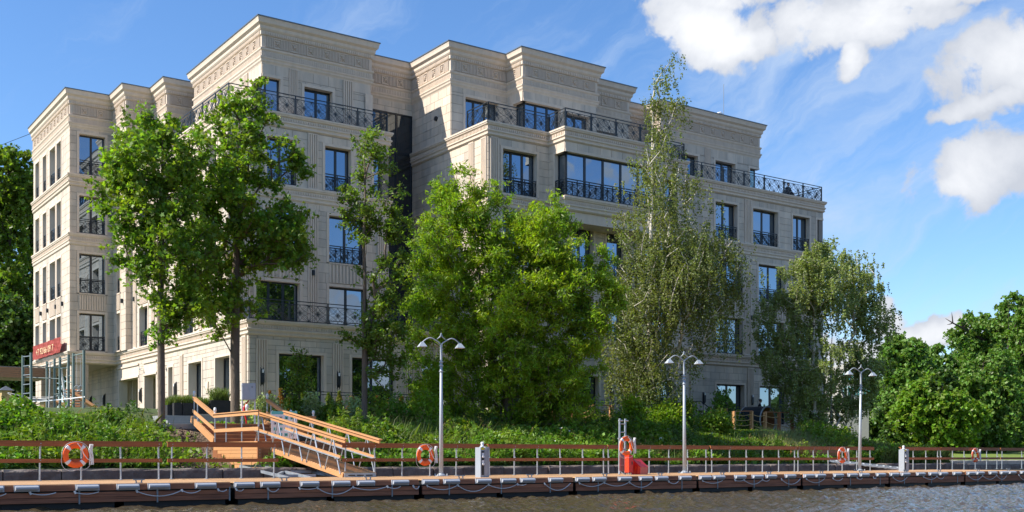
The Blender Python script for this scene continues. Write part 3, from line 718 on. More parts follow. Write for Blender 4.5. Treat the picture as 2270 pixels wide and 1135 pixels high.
# bay of the fourth storey
BAY = [(37.8, 50.72), (37.8, 49.2), (45.2, 49.2), (45.2, 50.72)]
build_wall(BAY[0], BAY[1], Z3, ZT-.77, [win(50.1, 49.2, *wz[2], n=1, cr=True, rec=.22)])
build_wall(BAY[1], BAY[2], Z3, ZT-.77, [win(37.8, 44.6, *wz[2], n=5, cl=True, rec=.22)])
build_wall(BAY[2], BAY[3], Z3, ZT-.77)
b = MB(); b.box(37.85, 45.15, 49.25, 50.7, Z3-1.35+BZ, Z3-.1+BZ); b.box(37.85, 45.15, 49.25, 50.7, ZT-.77+BZ, ZT-.05+BZ); bobj(b, 'bay_floor', stone_trim)
TER1 = LOW1; TER2 = [LOW2[0], LOW2[1], BAY[0], BAY[1], BAY[2], BAY[3], LOW2[3], LOW2[4], LOW2[5], LOW2[6], LOW2[7], LOW2[8]]
band(TER1, ZT); band(TER2, ZT); band(TER1, Z3, big=.85); band(TER2, Z3, big=.85)
# --- ground storey
POD = [(17.87, 86.), (17.87, 75.45), (20.9, 75.45), (20.9, 52.72), (33.7, 52.72), (33.7, 50.7), (48.5, 50.7), (48.5, 55.0), (50.2, 55.0), (50.2, 53.15), (64.2, 53.15), (64.2, 80.)]
band(POD, Z1, big=1.05)
GT = Z1-.77
pl = build_wall((20.9, 88.), (20.9, 52.72), ZG, GT, [win(61.5, 59.4, ZG+.1, 5.12, j=False, rec=.45), win(57.3, 55.2, ZG+.1, 5.12, j=False, rec=.45), win(65.0, 64.2, ZG+.1, 5.12, n=1, j=False, rec=.5),
      dict(x=(75.1, 70.9), z=(ZG, 4.9), n=0, skip=True), dict(x=(69.6, 67.3), z=(ZG, 4.9), n=0, skip=True)], [(53.35, 52.80), (70.5, 70.0), (66.6, 66.1), (62.7, 62.2)]) if False else None
def ground_wall(p0, p1, wins, pils, gaps=()):
    seg = Seg(p0, p1)
    hs = [dict(x=g, z=(ZG-.5, 4.9)) for g in gaps]
    return hs
segL = Seg((20.9, 88.), (20.9, 52.72))
_ew = emit_window
def emit_window(seg, a0, a1, z0, z1, n=2, *r, **k):
    if n == 0:
        mb = MB(); T = .16
        seg.box(mb, a0-T, a0, -.5, .055, z0, z1); seg.box(mb, a1, a1+T, -.5, .055, z0, z1)
        seg.box(mb, a0-T, a1+T, -.5, .10, z1, z1+.12); seg.box(mb, a0-T, a1+T, -.5, .05, z1+.12, z1+.75); seg.box(mb, a0-T, a1+T, -.5, .12, z1+.75, z1+.85); bobj(mb, 'portal_surround', stone_trim); return
    return _ew(seg, a0, a1, z0, z1, n, *r, **k)
build_wall((20.9, 88.), (20.9, 52.72), ZG-.6, GT, [win(61.5, 59.4, ZG+.1, 5.12, j=False, rec=.45), win(57.3, 55.2, ZG+.1, 5.12, j=False, rec=.45), win(65.0, 64.2, ZG+.1, 5.12, n=1, j=False, rec=.5),
      dict(x=(75.1, 70.9), z=(ZG-.6, 4.9), n=0), dict(x=(69.6, 67.3), z=(ZG-.6, 4.9), n=0)], [(53.5, 52.95), (66.6, 66.1, ZG, 5.7), (62.9, 62.4, ZG, 5.7)])
# passage behind the two portals
b = MB(); b.box(21.4, 30, 66.9, 67.1, ZG-.6+BZ, 5.1+BZ); b.box(21.4, 30, 75.3, 75.5, ZG-.6+BZ, 5.1+BZ); b.box(29.9, 30.1, 67, 75.4, ZG-.6+BZ, 5.1+BZ); b.box(21.4, 30, 67.1, 75.3, 5.1+BZ, 5.2+BZ); bobj(b, 'passage_wall', stone_trim)
s = Seg((22.2, 75.28), (29.5, 75.28))
for x0, sx in ((75.2, 1), (69.55, 1)):
    s = Seg((21.35, x0-.02 if x0 > 70 else x0), (29.5, x0-.02 if x0 > 70 else x0))
    for k in range(6):
        o = bpy.data.objects.new('fluted_pilaster', flu_p); C.objects.link(o); o.location = s.pt(.7+k*1.1, .05, 3.3); o.scale = (.7, 1, 3.6); o.parent = B; o.matrix_parent_inverse = Matrix.Translation(-BLOC)
gw = [win(22.45, 24.9, ZG+.1, 5.12, j=False, n=2), win(26.5, 29.1, ZG+.1, 5.12, j=False, n=2), win(30.7, 32.9, ZG+.1, 5.12, j=False, n=2)]
build_wall(POD[3], POD[4], ZG-.6, GT, gw, [(21.25, 21.85, ZG, 5.8), (25.4, 26.0, ZG, 5.8), (29.6, 30.2, ZG, 5.8)])
build_wall(POD[4], POD[5], ZG-.6, GT)
build_wall(POD[5], POD[6], ZG-.6, GT, [win(34.6, 37.0, ZG+.1, 4.6, j=False), win(38.9, 41.4, ZG+.1, 4.6, j=False), win(44.6, 47.4, ZG+.1, 4.6, j=False)], [(42.0, 42.6), (43.2, 43.8), (37.6, 38.2)])
build_wall(POD[6], POD[7], ZG-.6, GT); build_wall(POD[7], POD[8], ZG-.6, GT)
build_wall(POD[8], POD[9], ZG-.6, GT)
build_wall(POD[9], POD[10], ZG-.6, GT, [win(53.4, 56.0, ZG+.1, 4.75, j=False), win(57.5, 60.3, ZG+.1, 4.75, j=False), win(61.5, 63.3, ZG+.1, 4.75, j=False)], [(50.5, 51.1), (56.3, 56.9)])
build_wall(POD[10], POD[11], ZG-.6, GT)
# backing behind the ground cornice
for a, b_ in zip(POD[2:-1], POD[3:]):
    s = Seg(a, b_); mb = MB(); s.box(mb, 0, s.L, -.42, 0, GT, Z1); bobj(mb, 'wall', stone_joint)
# cantilevered corner wing: soffit and corner pier
b = MB(); b.box(17.95, 20.85, 75.55, 88, GT-.02+BZ, Z1-.1+BZ); bobj(b, 'soffit', soffit_m)
for (y0, y1, nm) in ((75.6, 76.9, 0), (84.2, 85.9, 1)):
    build_wall((18.0, y1), (18.0, y0), ZG-.6, GT, thick=.3); build_wall((18.0, y0), (19.05, y0), ZG-.6, GT, (), [(18.55, 18.95)] if nm == 0 else (), thick=.3)
    build_wall((19.05, y0), (19.05, y1), ZG-.6, GT, thick=.3); 
# podium balcony slab, roofs, cores
def slab(poly, z0, z1, name, m):
    b = MB(); b.prism(poly, z0+BZ, z1+BZ); bobj(b, name, m)
slab([(17.9, 86), (17.9, 75.5), (20.6, 75.5), (20.6, 72.6), (22.4, 72.6), (22.4, 69.9), (24.65, 69.9), (24.65, 67.75), (23.5, 67.75), (23.5, 57.3), (29.9, 57.3), (29.9, 59.1), (33.75, 59.1), (33.75, 54.6), (37.65, 54.6), (37.65, 53), (43, 53), (43, 54.75), (47.05, 54.75), (47.05, 57.15), (50.75, 57.15), (50.75, 55.65), (60.05, 55.65), (60.05, 80), (24, 80), (24, 86)], ZR-.3, ZR-.07, 'roof', roof_metal)
slab([(21.05, 72.6), (21.05, 55.85), (30.3, 55.85), (30.3, 59.2), (26, 72.6)], ZT-.3, ZT-.02, 'terrace_floor', conc)
slab([(33.75, 59.2), (33.75, 50.77), (37.85, 50.77), (37.85, 49.25), (45.15, 49.25), (45.15, 50.77), (48.25, 50.77), (48.25, 59.2)], ZT-.3, ZT-.02, 'terrace_floor', conc)
slab([(50.25, 59), (50.25, 53.3), (64.1, 53.3), (64.1, 80), (50.25, 80)], ZT-.3, ZT-.02, 'terrace_floor', conc)
slab([(20.95, 60), (20.95, 52.77), (33.7, 52.77), (33.7, 60)], Z1-.3, Z1-.02, 'terrace_floor', conc)
core_m = mat('light_block_black', (.02, .02, .022), rough=.95)
for nm, (x0, x1, y0, y1, z0, z1) in enumerate(((18.5, 24, 76.1, 85.6, Z1, ZR-.4), (21.3, 30, 75.5, 80, ZG, ZR-.4), (23.0, 33, 69.5+.95, 79.9, 5.3, ZR-.4), (24.1, 29.3, 57.9, 79.5, ZT-.5, ZR-.4), (21.6, 29.8, 56.5, 66.7, ZG, ZT-.4), (21.6, 29.8, 66.7, 72.0, 5.3, ZT-.4),
        (21.7, 33.1, 53.5, 66.7, ZG, GT+.5), (34.3, 43, 55.2, 79.9, ZT-.5, ZR-.4), (38.3, 42.4, 53.6, 60, ZT-.5, ZR-.4), (34.3, 47.6, 51.5, 79, ZG, ZT-.4), (38.5, 44.6, 49.9, 53, Z3, ZT-.4), (42, 46.5, 55.3, 79, ZT-.5, ZR-.4), (46, 52, 57.8, 79, ZG, ZR-.4), (51.4, 59.5, 56.3, 79.9, ZT-.5, ZR-.4), (51, 63.5, 54, 79.9, ZG, ZT-.4))):
    b = MB(); b.box(x0, x1, y0, y1, z0+BZ, z1+BZ); bobj(b, 'light_block_core', core_m)  # unseen solid cores added to keep sunlight from leaking through the blocks
b = MB(); b.box(24, 60, 79.9, 80.2, ZG+BZ, ZR-.3+BZ); b.box(17.9, 24, 85.9, 86.2, Z1+BZ, ZR-.3+BZ); b.box(23.9, 24.1, 80, 86, ZG+BZ, ZR-.3+BZ); bobj(b, 'rear_wall', stone)
# glazed recess between the two towers
s = Seg((30.35, 58.98), (33.7, 58.98)); b = MB(); fr = [(.0, .10), (1.15, 1.27), (2.2, 2.32), (3.22, 3.34)]
for z0, z1 in ((Z1, 10.4), (10.5, 14.2), (14.35, 18.0), (18.15, 20.42)):
    for a, c in fr: s.box(b, a, c, -.08, .04, z0, z1)
for z in (Z1, 10.4, 14.2, 18.0, 20.36): s.box(b, 0, 3.34, -.08, .045, z, z+.15 if z < 20 else z+.08)
cw = bobj(b, 'curtain_wall', frame_m)
for z0, z1 in ((Z1, 10.4), (10.5, 14.2), (14.35, 18.0), (18.15, 20.42)):
    for (a, c) in ((.1, 1.15), (1.27, 2.2), (2.32, 3.22)):
        o = bpy.data.objects.new('pane', pane_dk); C.objects.link(o); o.location = s.pt((a+c)/2, -.02, (z0+z1)/2); o.scale = (c-a, .02, z1-z0); o.parent = cw; o.matrix_parent_inverse = Matrix.Identity(4)
s2 = Seg((29.95, 58.6), (30.35, 58.6))
# --- slabs: the 300 that show largest are parts, the rest one joined part
def slab_size(q):
    seg, a0, a1, z0, z1 = q; c = seg.pt((a0+a1)/2, 0, (z0+z1)/2); d = CN*c[0]+SN*c[1]; r = SN*c[0]-CN*c[1]; px = CXP+FPX*r/d
    v = Vector((c[0], c[1])).normalized(); f = -(v.x*seg.n.x+v.y*seg.n.y)
    vis = 1.0
    if 230 < px < 640 and c[2] > 9 and c[2] < 19.8: vis = .1
    if 890 < px < 1380 and c[2] < 16: vis = .1
    if 1380 < px < 1560 or (1720 < px and c[2] < 14): vis = .1
    if c[2] < 4.3: vis *= .3
    return (a1-a0)*(z1-z0)*max(f, 0)/(d*d)*vis
SLABS = [q for q in SLABS if q[0].n.x < .5 and q[0].n.y < .5]
SLABS.sort(key=slab_size, reverse=True)
rest = MB()
for i, q in enumerate(SLABS):
    seg, a0, a1, z0, z1 = q
    if i < 298:
        o = bpy.data.objects.new('stone_slab', slab_me); C.objects.link(o); o.location = seg.pt((a0+a1)/2, .014, (z0+z1)/2); o.rotation_euler = (0, 0, seg.rz); o.scale = (a1-a0, .030, z1-z0); o.parent = B; o.matrix_parent_inverse = Matrix.Translation(-BLOC)
    else:
        k = random.uniform(.027, .031); seg.box(rest, a0, a1, -.001, k, z0, z1)
tag(bobj(rest, 'stone_slab', stone), kind='stuff')
# --- railings of the terraces
i_ = .06
rail_run([(21.0+i_, 71.5), (21.0+i_, 55.8+i_), (30.35-i_, 55.8+i_), (30.35-i_, 58.6)], z=ZT)
rail_run([(33.75, 52.9), (33.75, 50.72+i_), (37.8+i_, 50.72+i_), (37.8+i_, 49.2+i_), (45.2-i_, 49.2+i_), (45.2-i_, 50.72+i_), (48.3-i_, 50.72+i_), (48.3-i_, 54)], z=ZT, bay=1.95)
rail_run([(50.2+i_, 57), (50.2+i_, 53.25+i_), (64.15-i_, 53.25+i_), (64.15-i_, 66)], z=ZT, bay=2.0)
rail_run([(20.9+i_, 55.6), (20.9+i_, 52.72+i_), (33.6, 52.72+i_)], z=Z1, bay=2.2)
# --- small things on the facade (fixed): sconces, spots, cameras, vents
def spot(seg, a, z):
    b = MB(); seg.box(b, a-.06, a+.06, .03, .17, z-.14, z+.14); seg.box(b, a-.03, a+.03, 0, .05, z-.05, z+.05); bobj(b, 'wall_spotlight', lamp_blk)
sA = Seg(LOW1[0], LOW1[1])
for y in (83.4, 81.4, 79.0, 77.2): spot(sA, sA.a(y), 9.95)
spot(Seg(LOW1[2], LOW1[3]), 75.45-73.2, 9.9); sD = Seg(LOW1[4], LOW1[5]); spot(sD, sD.a(71.9), 9.9); spot(sD, sD.a(60), 9.9)
sF = Seg(LOW1[5], LOW1[6]); spot(sF, sF.a(25.72), 9.85); spot(sF, sF.a(21.9), 9.85)
sH = Seg(LOW2[6], LOW2[7]); spot(sH, sH.a(56.75), 9.35); spot(sH, sH.a(60.9), 9.35)
def sconce(seg, a, z, h=.95):
    w = .16; vs = []
    for (q, o, zz) in ((-w/2, 0, -h/2), (w/2, 0, -h/2), (w/2, .16, -h*.28), (-w/2, .16, -h*.28), (-w/2, 0, h/2), (w/2, 0, h/2), (w/2, .16, h*.28), (-w/2, .16, h*.28)): vs.append(seg.pt(a+q, o+.03, z+zz))
    b = MB().add(vs, [(0, 1, 2, 3), (4, 7, 6, 5), (3, 2, 6, 7), (0, 3, 7, 4), (1, 5, 6, 2), (0, 4, 5, 1)]); o = bobj(b, 'wall_sconce', lamp_blk)
    g_ = MB(); seg.box(g_, a-.05, a+.05, .19, .2, z+.2, z+.36); c = bobj(g_, 'lens', white_m); c.parent = o; c.matrix_parent_inverse = Matrix.Identity(4)
sP = Seg(POD[3], POD[4]); sPL = Seg((20.9, 88.), (20.9, 52.72))
for x in (21.55, 25.7, 29.9): sconce(sP, sP.a(x), 3.9)
for y in (54.6, 63.6, 66.3, 70.25, 78.5, 82.0): sconce(sPL, sPL.a(y), 3.75)
sHg = Seg(POD[9], POD[10]); sconce(sHg, sHg.a(56.7), 3.75, .8); sEg = Seg(POD[5], POD[6]); sconce(sEg, sEg.a(42.3), 3.6, .8); sconce(sHg, sHg.a(52.2), 3.75, .8)
def ring_vent(seg, a, z, r=.14):
    b = MB(); c = Vector(seg.pt(a, 0, z)); n = Vector((seg.n.x, seg.n.y, 0)); b.tube([c, c+n*.12], [r, r], 14); bobj(b, 'vent_cap', frame_m)
sE = Seg((33.7, 59.0), (33.7, 50.7))
for (y, z) in ((56.1, 19.6), (56.6, 15.9), (53.9, 15.3), (57.0, 12.5)): ring_vent(sE, sE.a(y), z)
b = MB(); sPL.box(b, sPL.a(58.75), sPL.a(58.3), .03, .08, 3.35, 3.95); bobj(b, 'framed_plaque', stone_warm)
b = MB(); sPL.box(b, sPL.a(58.68), sPL.a(58.37), .08, .09, 3.43, 3.87); bobj(b, 'plaque_face', stone_trim)
def camera_box(seg, a, z):
    b = MB(); p = Vector(seg.pt(a, 0, z)); q = Vector(seg.pt(a+.05, .2, z-.02)); b.bar(p, q, .03, .03); r_ = Vector(seg.pt(a+.25, .32, z-.08)); b.bar(q, r_, .1, .09); bobj(b, 'security_camera', white_m)
camera_box(sPL, sPL.a(69.9), 5.4); camera_box(sPL, sPL.a(65.6), 5.3)
# number plate style marks near the soffit are absent; roof vent and aerial
b = MB(); c = Vector((56.6, 56.2, ZR+BZ-.1)); pts = [c, c+Vector((0, 0, .35)), c+Vector((.08, 0, .5)), c+Vector((.25, 0, .56)), c+Vector((.42, 0, .5)), c+Vector((.48, 0, .35))]; b.tube(pts, .11, 10); bobj(b, 'roof_vent_pipe', white_m, smooth=True)
b = MB(); b.cyl(57.3, 56.3, ZR+BZ-.1, ZR+BZ+2.6, .018, 5); bobj(b, 'roof_aerial', roof_metal)
# dark metal ground-floor terrace railings in front of the shop windows
def simple_rail(path, z, h=1.05, posts=1.3, name='ground_terrace_railing'):
    segs = [Seg(a, b) for a, b in zip(path[:-1], path[1:])]; mb = MB()
    for s in segs:
        for hh in (h, h-.14, .12): s.box(mb, 0, s.L, -.02, .02, z+hh-.035, z+hh)
    r_ = bobj(mb, name, iron)
    for s in segs:
        k = max(1, round(s.L/posts)); pm = MB()
        for i in range(k+1): add_post(s, s.L*i/k, z, h-.035, .05, r_)
simple_rail([(22.2, 52.0), (22.2, 51.4), (27.2, 51.4)], ZG+.1, posts=2.4)
simple_rail([(28.0, 51.2), (33.4, 51.2)], ZG+.1, posts=2.0); simple_rail([(40, 49.9), (47.5, 49.9)], ZG+.1, posts=2.0)
simple_rail([(52.5, 52.3), (52.5, 51.6), (62.5, 51.6)], ZG+.1, posts=2.0)
# ------------------------------------------------------------------ floating dock
DZ = .57; TF, TR, TB = 29.0, 33.3, 33.75
joints = [S_at(p, TF) for p in (-330, 70-560, 515, 931, 1272, 1545, 1776, 1970, 2137, 2285)]
joints = [joints[0]]+joints[2:]
sec_w = ['leftmost dock section, running out of the picture at the left', 'dock section under the foot of the timber gangway', 'dock section carrying the tall nearest lamp post and the first power pedestal', 'dock section with the red fire cabinet',
         'dock section with the middle lamp post', 'short plain dock section right of the middle lamp post', 'dock section with the farthest lamp post', 'dock section with the far power pedestal', 'farthest dock section at the right edge']
fend_px = [(-44, 2), (33, 83), (169, 215), (259, 305), (329, 372), (434, 474), (520, 559), (577, 617), (666, 702), (736, 771), (792, 825), (868, 901), (936, 967), (983, 1013), (1054, 1083), (1110, 1137), (1153, 1180), (1215, 1242), (1276, 1300), (1313, 1337), (1370, 1393), (1416, 1439), (1452, 1474), (1504, 1526), (1549, 1570), (1580, 1600), (1627, 1647), (1666, 1685), (1696, 1715), (1739, 1757), (1780, 1798), (1806, 1823), (1846, 1863), (1878, 1894), (1904, 1920), (1941, 1956), (1971, 1986), (1996, 2010), (2030, 2044), (2057, 2072), (2080, 2094), (2111, 2124), (2142, 2155), (2161, 2176), (2190, 2204), (2215, 2228), (2233, 2246), (2260, 2272)]
fb = MB()
fb.box(-.29, .29, -.045, .0, -.16, .0)
prof_f = [(-.045, -.135), (-.10, -.13), (-.135, -.09), (-.135, -.05), (-.10, -.02), (-.045, -.015)]
n_ = len(prof_f); vs = [(x, y, z) for x in (-.27, .25) for (y, z) in prof_f]
fb.add(vs, [(k, k+1, n_+k+1, n_+k) for k in range(n_-1)]+[tuple(range(n_))[::-1], tuple(range(n_, 2*n_))]); fender_me = fb.mesh('fender', fender_m)
b = MB(); b.bar((-.15, 0, .09), (.15, 0, .09), .035, .03); b.bar((-.06, 0, 0), (-.08, 0, .08), .03, .03); b.bar((.06, 0, 0), (.08, 0, .08), .03, .03); b.box(-.1, .1, -.04, .04, 0, .012); cleat_me = b.mesh('cleat', steel_dk)
plank_me = unit_box.mesh('deck_plank', wood_deck); fas_me = unit_box.mesh('fascia_board', wood_fascia)
b = MB()
for z in (-.17, -.28, -.36, -.47): b.box(-.012, .012, -.02, .0, z-.015, z+.015)
b.box(-.02, .02, -.012, .002, -.50, -.13); strap_me = b.mesh('strap', steel_dk)
docks = []
for i, (sa, sb) in enumerate(zip(joints[:-1], joints[1:])):
    sa += .06; sb -= .06; o = thing('floating_dock', 'timber '+sec_w[i], 'dock', DW(sa, TF, DZ), DROT, 'timber floating dock sections along the quay'); docks.append((o, sa, sb))
    Ld = sb-sa; D_ = TB-TF
    # decking boards run along the dock in three rows of short boards across
    nb = 26
    if i < 7:
        rows = 34; w = D_/rows
        for k in range(rows): link('deck_plank', plank_me, o, (Ld/2, (k+.5)*w, -.015+random.uniform(-.001, .001)), None, (Ld, w-.008, .03))
    else:
        rows = 12; w = D_/rows
        for k in range(rows): link('deck_plank', plank_me, o, (Ld/2, (k+.5)*w, -.015), None, (Ld, w-.008, .03))
    for (z0, z1) in ((-.165, -.03), (-.325, -.205), (-.46, -.335)):
        link('fascia_board', fas_me, o, (Ld/2, -.02+random.uniform(-.004, .004), (z0+z1)/2), None, (Ld-.02, .045, z1-z0)); link('fascia_board', fas_me, o, (Ld/2, D_+.02, (z0+z1)/2), None, (Ld-.02, .045, z1-z0))
    b = MB(); b.box(.05, Ld-.05, .06, D_-.06, -.46, -.035); b.obj('underframe', float_m, o)
    nf = max(2, round(Ld/2.6))
    for k in range(nf):
        b = MB(); x0 = Ld*k/nf+.12; x1 = Ld*(k+1)/nf-.12; b.box(x0, x1, .05, D_-.1, -.88, -.465); b.obj('float', float_m, o)
    k = 0
    while k*1.95+.95 < Ld: link('strap', strap_me, o, (k*1.95+.95, -.045, .0)); k += 1
    for p, q in fend_px:
        c = S_at((p+q)/2, TF)
        if sa < c < sb: link('fender', fender_me, o, (c-sa, -.045, -.005))
    for f in (.27, .73): link('cleat', cleat_me, o, (Ld*f, .25, .0))
# mooring ropes looped along the fascia
rope_spans = [(-30, 12, .05), (64, 122, .04), (163, 217, .04), (300, 400, .11), (400, 442, .06), (480, 500, .04), (520, 537, .04), (590, 615, .07), (660, 700, .03), (700, 779, .155), (779, 855, .07), (855, 885, .05), (912, 926, .07), (943, 1011, .10), (1011, 1079, .16), (1079, 1143, .10), (1143, 1163, .03), (1203, 1261, .18), (1280, 1335, .10), (1335, 1391, .10), (1391, 1442, .15), (1478, 1500, .07), (1553, 1598, .08), (1625, 1645, .03), (1645, 1686, .13), (1686, 1702, .05), (1728, 1770, .16), (1783, 1824, .13), (1842, 1864, .08), (1896, 1908, .05), (1932, 1938, .04), (1975, 2007, .14), (2043, 2073, .1), (2073, 2089, .09), (2143, 2174, .15), (2174, 2205, .14), (2205, 2228, .15), (2254, 2280, .2)]
cnt_ = {}
for j, (p, q, sag) in enumerate(rope_spans):
    a, c = S_at(p, TF), S_at(q, TF); pts = []
    for k in range(11):
        u = k/10; pts.append(DW(a+(c-a)*u, TF-.09-.02*math.sin(u*3.14), DZ-.20-sag*1.25*4*u*(1-u)))
    b = MB(); b.tube(pts, .013, 6)
    b.tube([DW(a, TF-.08, DZ-.17), DW(a+.03, TF-.1, DZ-.24)], .028, 6)
    side = 0
    nths = ('leftmost', 'second', 'third', 'fourth', 'fifth', 'sixth', 'seventh', 'eighth', 'ninth', 'tenth')
    ji = max(i for i, s0 in enumerate(joints) if s0 <= a); cnt_[ji] = cnt_.get(ji, -1)+1
    anchor = ('leftmost dock section', 'dock section under the gangway', 'dock section with the nearest lamp post', 'dock section with the red fire cabinet', 'dock section with the middle lamp post', 'short dock section right of the middle lamp', 'dock section with the farthest lamp post', 'dock section with the far power pedestal', 'last dock section')[min(ji, 8)]
    tag(b.obj('mooring_rope', rope_m), 'pale rope, %s on the front of the %s' % (nths[cnt_[ji]], anchor), 'rope', 'pale rope loops hung along the dock front')
# dock railing sections
segs_px = [((-120, -60, 88, 180, 268, 352), -130, 358, 'dock railing section at the far left, with the largest lifebuoy on it'), ((380, 458, 535, 607), 370, 615, 'dock railing section in front of the soil and the timber stair, left of the gangway'),
    ((765, 831, 891, 953, 1011, 1072), 757, 1074, 'dock railing section right of the gangway with the second lifebuoy'), ((1085, 1140, 1191, 1242, 1291, 1338), 1080, 1343, 'plain dock railing section between the first power pedestal and the red cabinet'),
    ((1349, 1439, 1482, 1524, 1565), 1346, 1569, 'dock railing section behind the red fire cabinet'), ((1578, 1617, 1654, 1690, 1726, 1761), 1573, 1765, 'plain dock railing section right of the middle lamp post'),
    ((1769, 1803, 1836, 1867, 1899, 1929), 1766, 1935, 'dock railing section with a lifebuoy beside the farthest lamp post'), ((1996, 2024, 2052, 2078), 1994, 2083, 'short dock railing section behind the far power pedestal'),
    ((2085, 2111, 2137, 2162, 2187, 2210), 2084, 2214, 'dock railing section with the smallest lifebuoy at the far right'), ((2221, 2265, 2310), 2216, 2320, 'last dock railing section at the right edge, in full sun')]
rp = MB(); rp.cyl(0, 0, 0, 1.0, .024, 8); rp.box(-.05, .05, -.05, .05, 0, .012)
for z in (.55, .62, .93, 1.0): rp.box(-.012, .012, -.075, -.02, z-.012, z+.012)
rpost = rp.mesh('post', steel); rail_me = unit_box.mesh('rail_board', wood_rail)
for (ps, a, c, lab) in segs_px:
    sa, sb = S_at(a, TR), S_at(c, TR); o = thing('dock_railing', lab, 'railing', DW(sa, TR, DZ), DROT, 'timber and steel railings along the back of the dock')
    for p in ps:
        s_ = S_at(p, TR)
        link('post', rpost, o, (s_-sa, 0, 0), (random.uniform(-.012, .012), random.uniform(-.02, .02), 0), (1, 1, 1.05))
    for (z0, z1) in ((.97, 1.10), (.51, .62)): link('rail_board', rail_me, o, ((sb-sa)/2, -.05, (z0+z1)/2), None, (sb-sa, .045, z1-z0))
    link('rail_board', rail_me, o, ((sb-sa)/2, -.005, 1.115), None, (sb-sa, .12, .03))
# lifebuoys
def buoy_parts():
    b = MB(); n, m = 40, 10; R0, r0 = .29, .085
    for i in range(n):
        a = 2*math.pi*i/n
        for k in range(m):
            q = 2*math.pi*k/m; rr_ = R0+r0*math.cos(q); b.v.append((rr_*math.cos(a), r0*.62*math.sin(q), rr_*math.sin(a)))
    for i in range(n):
        for k in range(m): b.f.append((i*m+k, i*m+(k+1) % m, ((i+1) % n)*m+(k+1) % m, ((i+1) % n)*m+k))
    ring = b.mesh('ring', orange_m, True); bands = []
    for a0 in (50, 135, 222, 312):
        b = MB()
        for i in range(4):
            a = R(a0-8+i*16/3)
            for k in range(m): q = 2*math.pi*k/m; rr_ = R0+(r0+.006)*math.cos(q); b.v.append((rr_*math.cos(a), (r0+.006)*.64*math.sin(q), rr_*math.sin(a)))
        for i in range(3):
            for k in range(m): b.f.append((i*m+k, i*m+(k+1) % m, (i+1)*m+(k+1) % m, (i+1)*m+k))
        bands.append(b.mesh('white_band', white_m, True))
    b = MB(); pts = []
    for i in range(49):
        a = 2*math.pi*i/48; w = abs(math.sin((a-R(5))*2)); rr_ = .395+.055*w*(1.6 if math.sin(a) < 0 else .3); pts.append((rr_*math.cos(a), -.02, rr_*math.sin(a)-(.03 if math.sin(a) < -.3 else 0)))
    b.tube(pts, .008, 5, False); rope = b.mesh('grab_rope', rope_m)
    b = MB(); pts = [(.02, -.10, .36), (.12, -.12, .22), (.2, -.1, .05), (.30, -.09, -.1), (.42, -.04, -.16)]; b.tube(pts, .011, 5)
    rnd = random.Random(3)
    for k in range(7):
        x = .44+rnd.uniform(-.04, .04); pts = [(x, -.05+rnd.uniform(-.03, .03), .33), (x-.05+rnd.uniform(-.03, .03), -.06, .15), (x+rnd.uniform(-.03, .03), -.06, -.05), (x+rnd.uniform(-.05, .05), -.05, -.28)]; b.tube(pts, .014, 5)
    coil = b.mesh('rope_coil', white_m); return ring, bands, rope, coil
ringm, bandm, gropem, coilm = buoy_parts()
for (px, t_, z, lab, sc) in ((168, TR-.19, DZ+.72, 'largest orange lifebuoy, at the far left in front of the weeds', .96), (943, TR-.19, DZ+.72, 'orange lifebuoy just left of the nearest lamp post', .96), (1388, 31.2, DZ+1.06, 'orange lifebuoy hung highest, on the steel ladder above the red cabinet', .96),
        (1867, TR-.19, DZ+.72, 'orange lifebuoy just left of the farthest lamp post', .96), (2162, TR-.19, DZ+.72, 'smallest orange lifebuoy, in front of the mown lawn', .96)):
    o = thing('lifebuoy', lab, 'lifebuoy', DW(S_at(px, t_), t_, z), DROT+R(random.uniform(-6, 6)), 'orange lifebuoys with white bands'); o.scale = (sc,)*3
    link('ring', ringm, o)
    for m_ in bandm: link('white_band', m_, o)
    link('grab_rope', gropem, o); link('rope_coil', coilm, o)
